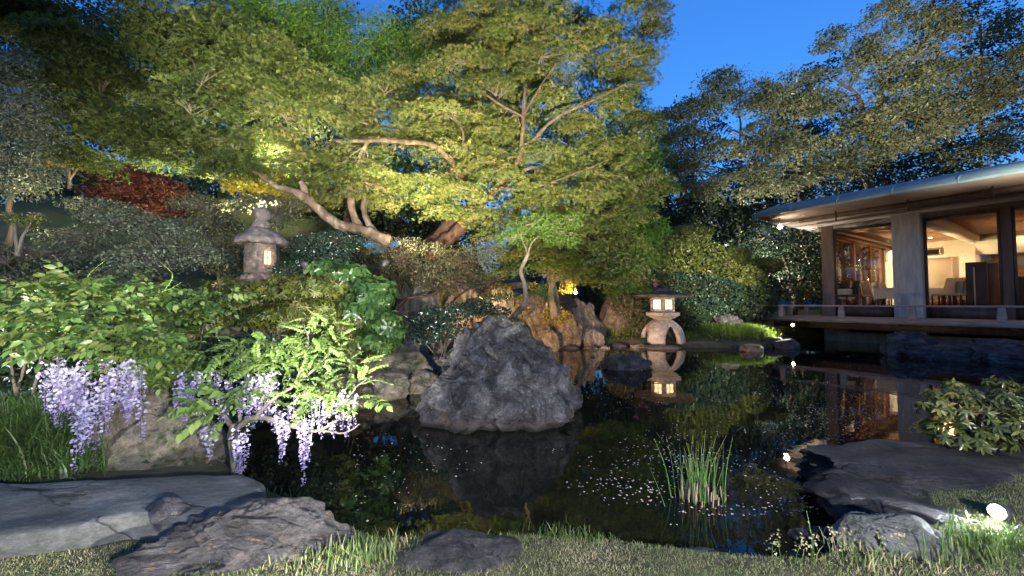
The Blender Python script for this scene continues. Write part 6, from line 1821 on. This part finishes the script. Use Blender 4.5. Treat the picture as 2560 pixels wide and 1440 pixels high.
# flood added beyond the right edge, lights the maple's right flank green
spotlight((5.6, .9, 1.1), P(1530, 520, 10.8), (.94, 1.0, .80), 5200, 30, 'added stake floodlight out of view to the right aimed at the fresh green maple', stake=1.0)
spotlight((-1.3, -.8, .9), P(1262, 930, 5.0), (1.0, .98, .96), 820, 26, 'added stake floodlight behind the viewpoint aimed at the pond rock', stake=.9)  # added behind the camera to brighten the pond rock
# cherry tree
spotlight((10.3, 19.4, 1.2), P(2150, 250, 20.5), (1.0, .93, .76), 5000, 120, 'floodlight behind the round shrubs aimed up at the cherry trees', stake=.5)
spotlight((5.9, .5, 1.4), P(1775, 700, 15.6), (1.0, .88, .55), 24000, 17, 'added stake floodlight out of view to the right aimed at the round shrubs', stake=1.2)  # narrow off-frame beam added to lift the dark round shrubs
# left hillside
spotlight(P(330, 560, 8.6), P(170, 300, 9.8), (1.0, .84, .5), 500, 130, 'floodlight on the slope below the red maple', stake=.4)
spotlight(P(560, 500, 11), P(640, 420, 12.6), (1.0, .86, .42), 300, 120, 'floodlight on the slope behind the stone lantern', stake=.4)
spotlight(P(60, 560, 6.0), P(20, 430, 6.8), (1.0, .82, .5), 130, 120, 'floodlight below the tall grey shrub on the left', stake=.4)
spotlight(P(760, 660, 5.2), P(651, 620, 6.4), (1.0, .84, .74), 55, 90, 'floodlight aimed at the old square lantern', size=.04)
spotlight(P(700, 560, 8.3), P(500, 180, 9.6), (.98, .95, .55), 3600, 130, 'floodlight under the olive canopy', stake=.4)
spotlight((4.3, 1.9, 1.5), P(2420, 1030, 3.2), (1, .88, .5), 60, 60, 'added lamp on a stake out of view to the right aimed at the broad leaved shrub', size=.04, stake=1.3)  # off-frame lamp added to light this bush only

spotlight((3.9, .3, .9), P(410, 560, 7.2), (.98, .98, .92), 4200, 27, 'added floodlight on the near bank out of view to the right, aimed at the azaleas', stake=.6)  # added fill for the dark azalea slope, unseen
spotlight((-.75, -.1, .85), P(1030, 800, 9.5), (1.0, .94, .84), 2600, 26, 'added stake floodlight behind the viewpoint aimed at the standing stones', stake=.7)  # added behind the camera so the standing stones show
spotlight((15.0, 24.5, 1.5), P(2400, 260, 19.8), (1.0, .84, .55), 9000, 120, 'added floodlight behind the tea house aimed up at the cherry tree', stake=.5)  # unseen second cherry flood, added to cover the right side
for k, (tx, ty, pw_) in enumerate([(2400, 150, 30000), (2130, 200, 26000), (1860, 280, 15000)]):  # three unseen floods added for even front light on the cherries
    spotlight((6.4+k*.5, 1.1, 1.3), P(tx, ty, 20), [(1.0, .86, .60), (1.0, .92, .72), (.96, .97, .85)][k], pw_, 27, ['right-hand', 'middle', 'left-hand'][k]+' of three added floodlights out of view to the right, aimed at the cherry trees', size=.1, stake=1.1, blend=.9)
spotlight((1.6, -1.6, 1.7), (.3, 2.6, 0), (1.0, .98, .92), 1500, 110, 'added stake floodlight behind the viewpoint over the near lawn', stake=1.6)  # lawn fill added behind the camera
spotlight((-3.4, -.6, 1.6), P(700, 520, 8), (1, .96, .84), 2200, 64, 'added stake floodlight behind the viewpoint aimed at the left canopy', stake=1.5)  # broad fill for the left side, added behind the camera
spotlight((-2.6, -1.0, 1.6), P(790, 130, 12), (.98, 1.0, .80), 9000, 30, 'added stake floodlight behind the viewpoint aimed at the feathery tree', stake=1.5)  # added behind the camera, the tree had sky light only
